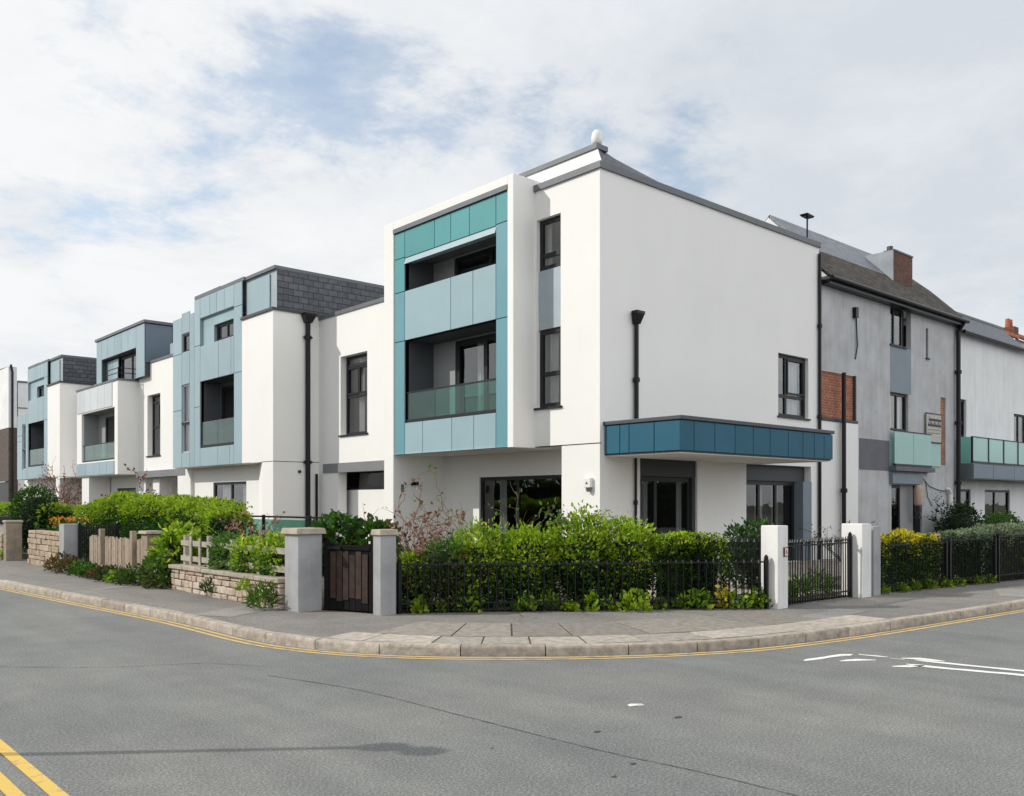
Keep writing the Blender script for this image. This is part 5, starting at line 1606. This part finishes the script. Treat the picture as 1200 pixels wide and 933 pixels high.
# weeds along the foot of the railing
for i, (s_, r_, h_, yl) in enumerate(((.28, .10, .24, 1), (.62, .07, .16, 0), (.95, .15, .34, 0), (1.75, .16, .32, 0), (2.15, .13, .26, 0), (2.52, .09, .15, 1), (2.78, .09, .22, 1), (3.05, .12, .26, 0), (3.5, .14, .30, 1), (3.82, .10, .2, 0), (4.18, .11, .24, 1), (4.5, .12, .22, 0), (4.86, .09, .26, 2), (5.15, .12, .2, 0), (5.38, .2, .38, 0))):
    c = along(s_ + random.uniform(-.1, .1), random.uniform(-.05, .16))
    look = ('leafy green weed', 'pale green weed', 'golden weed')[yl]
    near = ['leftmost, beside the slim gatepost', 'small one second from the slim gatepost', 'tall one third from the slim gatepost', 'fourth from the slim gatepost', 'fifth from the slim gatepost', 'sixth from the slim gatepost, very low', 'seventh from the slim gatepost', 'under the dark sliding door', 'under the tallest laurel', 'right of the one under the tallest laurel', 'left of the clipped hedge', 'under the left end of the clipped hedge', 'under the middle of the clipped hedge', 'under the right end of the clipped hedge', 'widest one beside the white gatepost'][i]
    k_ = random.uniform(.55, 1.5); r_ *= k_; h_ *= random.uniform(.5, 1.5)
    clump('weed', (c.x, c.y, PZ), r_, h_, int(45 + 520 * r_), random.uniform(.06, .11), [('leaf_bright', 'leaf_mid'), ('leaf_bright',), ('leaf_yellow',)][yl], look + ' at the railing foot, ' + near, 'weed', 'weeds along the foot of the corner railing', 60 + i, .62)
# planting behind the gates
for i, (x, y, r_, h_) in enumerate(((-1.3, -5.05, .22, .4), (-.7, -5.0, .25, .35), (-.1, -5.05, .22, .42))):
    clump('plant', (x, y, .14), r_, h_, 260, .13, ('grass', 'leaf_mid'), ['strappy green plant behind the iron gate next to the plaque gatepost', 'strappy green plant behind the middle of the iron gate', 'strappy green plant behind the iron gate next to the right gatepost'][i], 'plant', 'plants behind the iron gate', 90 + i, .16)
ellipsoid_shrub('shrub', (.5, -3.4, .75), (.8, .4, .6), 2200, .08, ('leaf_dark', 'leaf_laurel'), 'dark shrub on the patio seen through the iron gate', 'shrub', None, 77, .2, .16)
# gate-top foliage behind the wooden gate
for i, (x, y, zt, r_) in enumerate(((-6.75, -.75, 1.45, .30), (-6.35, -1.2, 1.38, .30), (-6.95, -.45, 1.25, .25))):
    ellipsoid_shrub('shrub', (x, y, zt - .3), (r_, r_, .3), 420, .14, ('leaf_mid', 'leaf_laurel'), ['broad leaved plant showing above the left of the wooden gate', 'broad leaved plant showing above the right of the wooden gate', 'broad leaved plant tucked behind the thick grey gatepost'][i], 'plant', 'plants behind the wooden gate', 100 + i, .4, .3, core=False, aspect=.62)
    T = bpy.context.scene.objects
# tall hedges on the far sides of both streets, behind the camera: the ground floor glass mirrors them
hedge('hedge', [(-20.5, -4), (-20.5, 45)], 1.6, .05, [(0, 2.8), (.3, 3.3), (.6, 2.9), (1, 3.2)], 5000, .3, ('leaf_dark', 'leaf_laurel'), 'tall dark hedge across the left street from the terraced houses', None, 70, .5, .2)
hedge('hedge', [(-12, -26), (40, -26)], 1.6, .05, [(0, 3.2), (.3, 3.6), (.6, 3.1), (1, 3.4)], 5000, .3, ('leaf_dark', 'leaf_laurel'), 'tall dark hedge across the right street from the grey house', None, 71, .5, .2)
# right-hand hedges
hedge('hedge', [(1.35, -5.10), (3.50, -5.36)], .50, .14, [(0, 1.10), (.5, 1.13), (1, 1.08)], 6200, .065, ('leaf_laurel', 'leaf_yellow'), 'clipped hedge with golden yellow top beside the narrow grey pier', None, 41, .17, .05)
hedge('hedge', [(3.75, -5.40), (5.25, -5.62)], .50, .14, [(0, 1.14), (1, 1.17)], 5200, .05, ('leaf_dark', 'leaf_grey'), 'clipped hedge with grey green top right of the yellow topped hedge', None, 42, .17, .04)
hedge('hedge', [(5.42, -5.66), (9.2, -6.1)], .50, .14, [(0, 1.23), (1, 1.25)], 5000, .05, ('leaf_olive', 'leaf_grey'), 'taller grey topped hedge at the right edge', None, 43, .15, .04)
c = (3.55, -5.50)
w = MB(); w.box(3.52, 3.60, -5.52, -5.44, .1, 1.12); o = w.build('fence_post', 'tan_plastic'); tag(o, 'thin reddish post between the yellow topped and grey green hedges', 'post')
for i in range(8):
    x = 1.4 + i * .52 + random.uniform(-.1, .1); y = -5.42 - (x - 1.3) * .125 + random.uniform(-.02, .05)
    clump('weed', (x, y + .02, PZ), .12, .16, 90, .075, ('grass', 'leaf_bright'), ['leafy weed under the yellow topped hedge railing', 'leafy weed under the grey green hedge railing'][x > 3.6] + ' among its like', 'weed', ['weeds under the yellow topped hedge', 'weeds under the grey green hedge'][x > 3.6], 130 + i, .5)
ellipsoid_shrub('shrub', (16.4, -.75, .85), (.95, .5, .75), 2200, .10, ('leaf_dark', 'leaf_dark'), 'dark climbing shrub against the grey house by its black downpipe', 'shrub', None, 51, .3, .25, loose=.9)
branchy('climber', (16.5, -.3, .9), 5, 1.0, .8, 'arching dark stems above the climbing shrub on the grey wall', 'leaf_dark', 'leaf_dark', 60, 12, lsize=.06, cat='climber')
ellipsoid_shrub('shrub', (18.6, -1.2, .72), (1.3, .5, .58), 2000, .10, ('leaf_laurel', 'leaf_mid'), 'low green shrub in front of the white balcony house', 'shrub', None, 52, .4, .2)
branchy('bare_shrub', (8.6, -.9, .14), 7, 1.05, .7, 'leafy wispy plant by the pilaster behind the right white gatepost', 'bark', 'leaf_mid', 180, 14, lsize=.06)

# left-hand gardens
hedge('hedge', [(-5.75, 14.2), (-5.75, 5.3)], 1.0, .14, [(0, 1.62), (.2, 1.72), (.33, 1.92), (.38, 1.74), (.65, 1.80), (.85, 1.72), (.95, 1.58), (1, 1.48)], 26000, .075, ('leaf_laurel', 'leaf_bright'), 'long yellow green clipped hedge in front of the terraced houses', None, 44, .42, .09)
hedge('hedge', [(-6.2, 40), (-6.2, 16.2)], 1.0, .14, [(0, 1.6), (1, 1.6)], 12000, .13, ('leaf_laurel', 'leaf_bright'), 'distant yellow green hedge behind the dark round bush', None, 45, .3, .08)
ellipsoid_shrub('bush', (-6.75, 16.8, 1.28), (.58, .62, .88), 3600, .085, ('leaf_dark', 'leaf_laurel'), 'dark green round bush standing over the far brown gatepost', 'bush', None, 46, .35, .12)
for i, (x, y) in enumerate(((-6.95, 13.1), (-6.95, 12.3), (-6.95, 11.5))):
    clump('flowering_plant', (x, y, .75), .36, .5, 200, .11, ('leaf_laurel', 'leaf_mid'), ['orange flowering plant above the far end of the tan stone wall', 'orange flowering plant above the middle of the tan stone wall', 'orange flowering plant above the near end of the tan stone wall'][i], 'flowers', 'orange flowers above the tan wall', 150 + i, .5, 'petal_orange', flower_share=(.45, .22, .10)[i])
# plants in and below the white fence
ellipsoid_shrub('shrub', (-7.25, 4.35, .68), (.36, .42, .56), 1100, .13, ('leaf_mid', 'leaf_bright'), 'large leaved green plant spilling over between board fence and rubble wall', 'plant', None, 54, .5, .25, aspect=.55)
ellipsoid_shrub('shrub', (-7.62, 4.35, .34), (.28, .5, .28), 500, .11, ('leaf_olive', 'leaf_mid'), 'tangled withered growth below the large leaved plant', 'plant', None, 55, .3, .25, core=False)
for i, (y, zt, r_, m2) in enumerate(((1.95, 1.12, .42, 'leaf_mid'), (1.05, 1.10, .45, 'leaf_bright'), (.25, 1.14, .42, 'leaf_bright'))):
    ellipsoid_shrub('shrub', (-7.30, y, (zt + .5) / 2), (.27, r_, (zt - .5) / 2), 1500, .075, ('leaf_mid', m2), ['green shrub growing through the white fence at its middle', 'yellow green shrub growing through the white fence', 'yellow green shrub nearest the thick grey gatepost in the white fence'][i], 'shrub', 'shrubs growing through the white fence', 160 + i, .6, .2, loose=.7)
for i, (y, h_) in enumerate(((2.55, .75), (2.15, .8))):
    T = branchy('flowering_plant', (-6.75, y, .5), 8, h_, .25, ['pink plume flowers left of the green shrub behind the white fence', 'pink plume flowers behind the middle of the white fence'][i], 'leaf_mid', 'petal_pink', 170, 170 + i, 'flowers', r0=.008, lsize=.06, levels=1)
    T['group'] = 'pink plume flowers'
clump('plant', (-7.72, -.25, PZ), .22, .36, 260, .15, ('leaf_mid', 'grass'), 'spiky green plant at the foot of the rubble wall by the thick gatepost', 'plant', None, 57, .16)
clump('plant', (-7.68, .55, .3), .10, .2, 80, .07, ('leaf_bright',), 'small yellow green plant growing out of the rubble wall', 'plant', None, 59, .5)
clump('plant', (-7.66, 2.0, .16), .10, .26, 90, .08, ('leaf_laurel',), 'small dark fern in the rubble wall', 'plant', None, 58, .4)
low = [(5.2, .26, .36, ('leaf_olive', 'leaf_mid')), (5.75, .26, .26, ('leaf_mid', 'leaf_bright')), (6.35, .28, .30, ('leaf_dark', 'leaf_olive')), (7.0, .26, .24, ('leaf_red', 'leaf_olive')), (7.6, .28, .27, ('leaf_laurel', 'leaf_mid')), (8.3, .30, .30, ('leaf_mid', 'leaf_laurel')), (9.1, .32, .34, ('leaf_olive', 'leaf_red')), (9.8, .35, .42, ('leaf_red', 'leaf_olive'))]
names = ['olive', 'low bright', 'dark green', 'reddish', 'fresh green', 'bushy green', 'olive and brown', 'tall reddish brown']
place = ['nearest the brown pillar', 'second from the brown pillar', 'third from the brown pillar', 'at the middle of the boards', 'below the farther post', 'near the far end', 'beside the iron gate', 'under the pale gatepost']
for i, (y, r_, h_, mm) in enumerate(low):
    clump('plant', (-7.85, y, PZ), r_, h_, 420, .085, mm, names[i] + ' plant at the board fence foot, ' + place[i], 'plant', 'low plants along the board fence', 200 + i, .45)
clump('plant', (-7.95, 15.6, PZ), .3, .3, 200, .1, ('leaf_bright',), 'low bright plant at the far left pavement edge', 'plant', None, 61, .45)
branchy('bare_shrub', (-1.9, 32.2, .14), 14, 2.6, .14, 'bare reddish climbing shrub between the white block and the box bay', 'bark_pink', 'leaf_red', 700, 18, r0=.03, lsize=.09)
branchy('bare_shrub', (-1.5, 22.0, .14), 9, 2.0, .2, 'red leaved shrub in the porch of the box bay house', 'bark', 'leaf_red', 500, 19, r0=.02, lsize=.11)
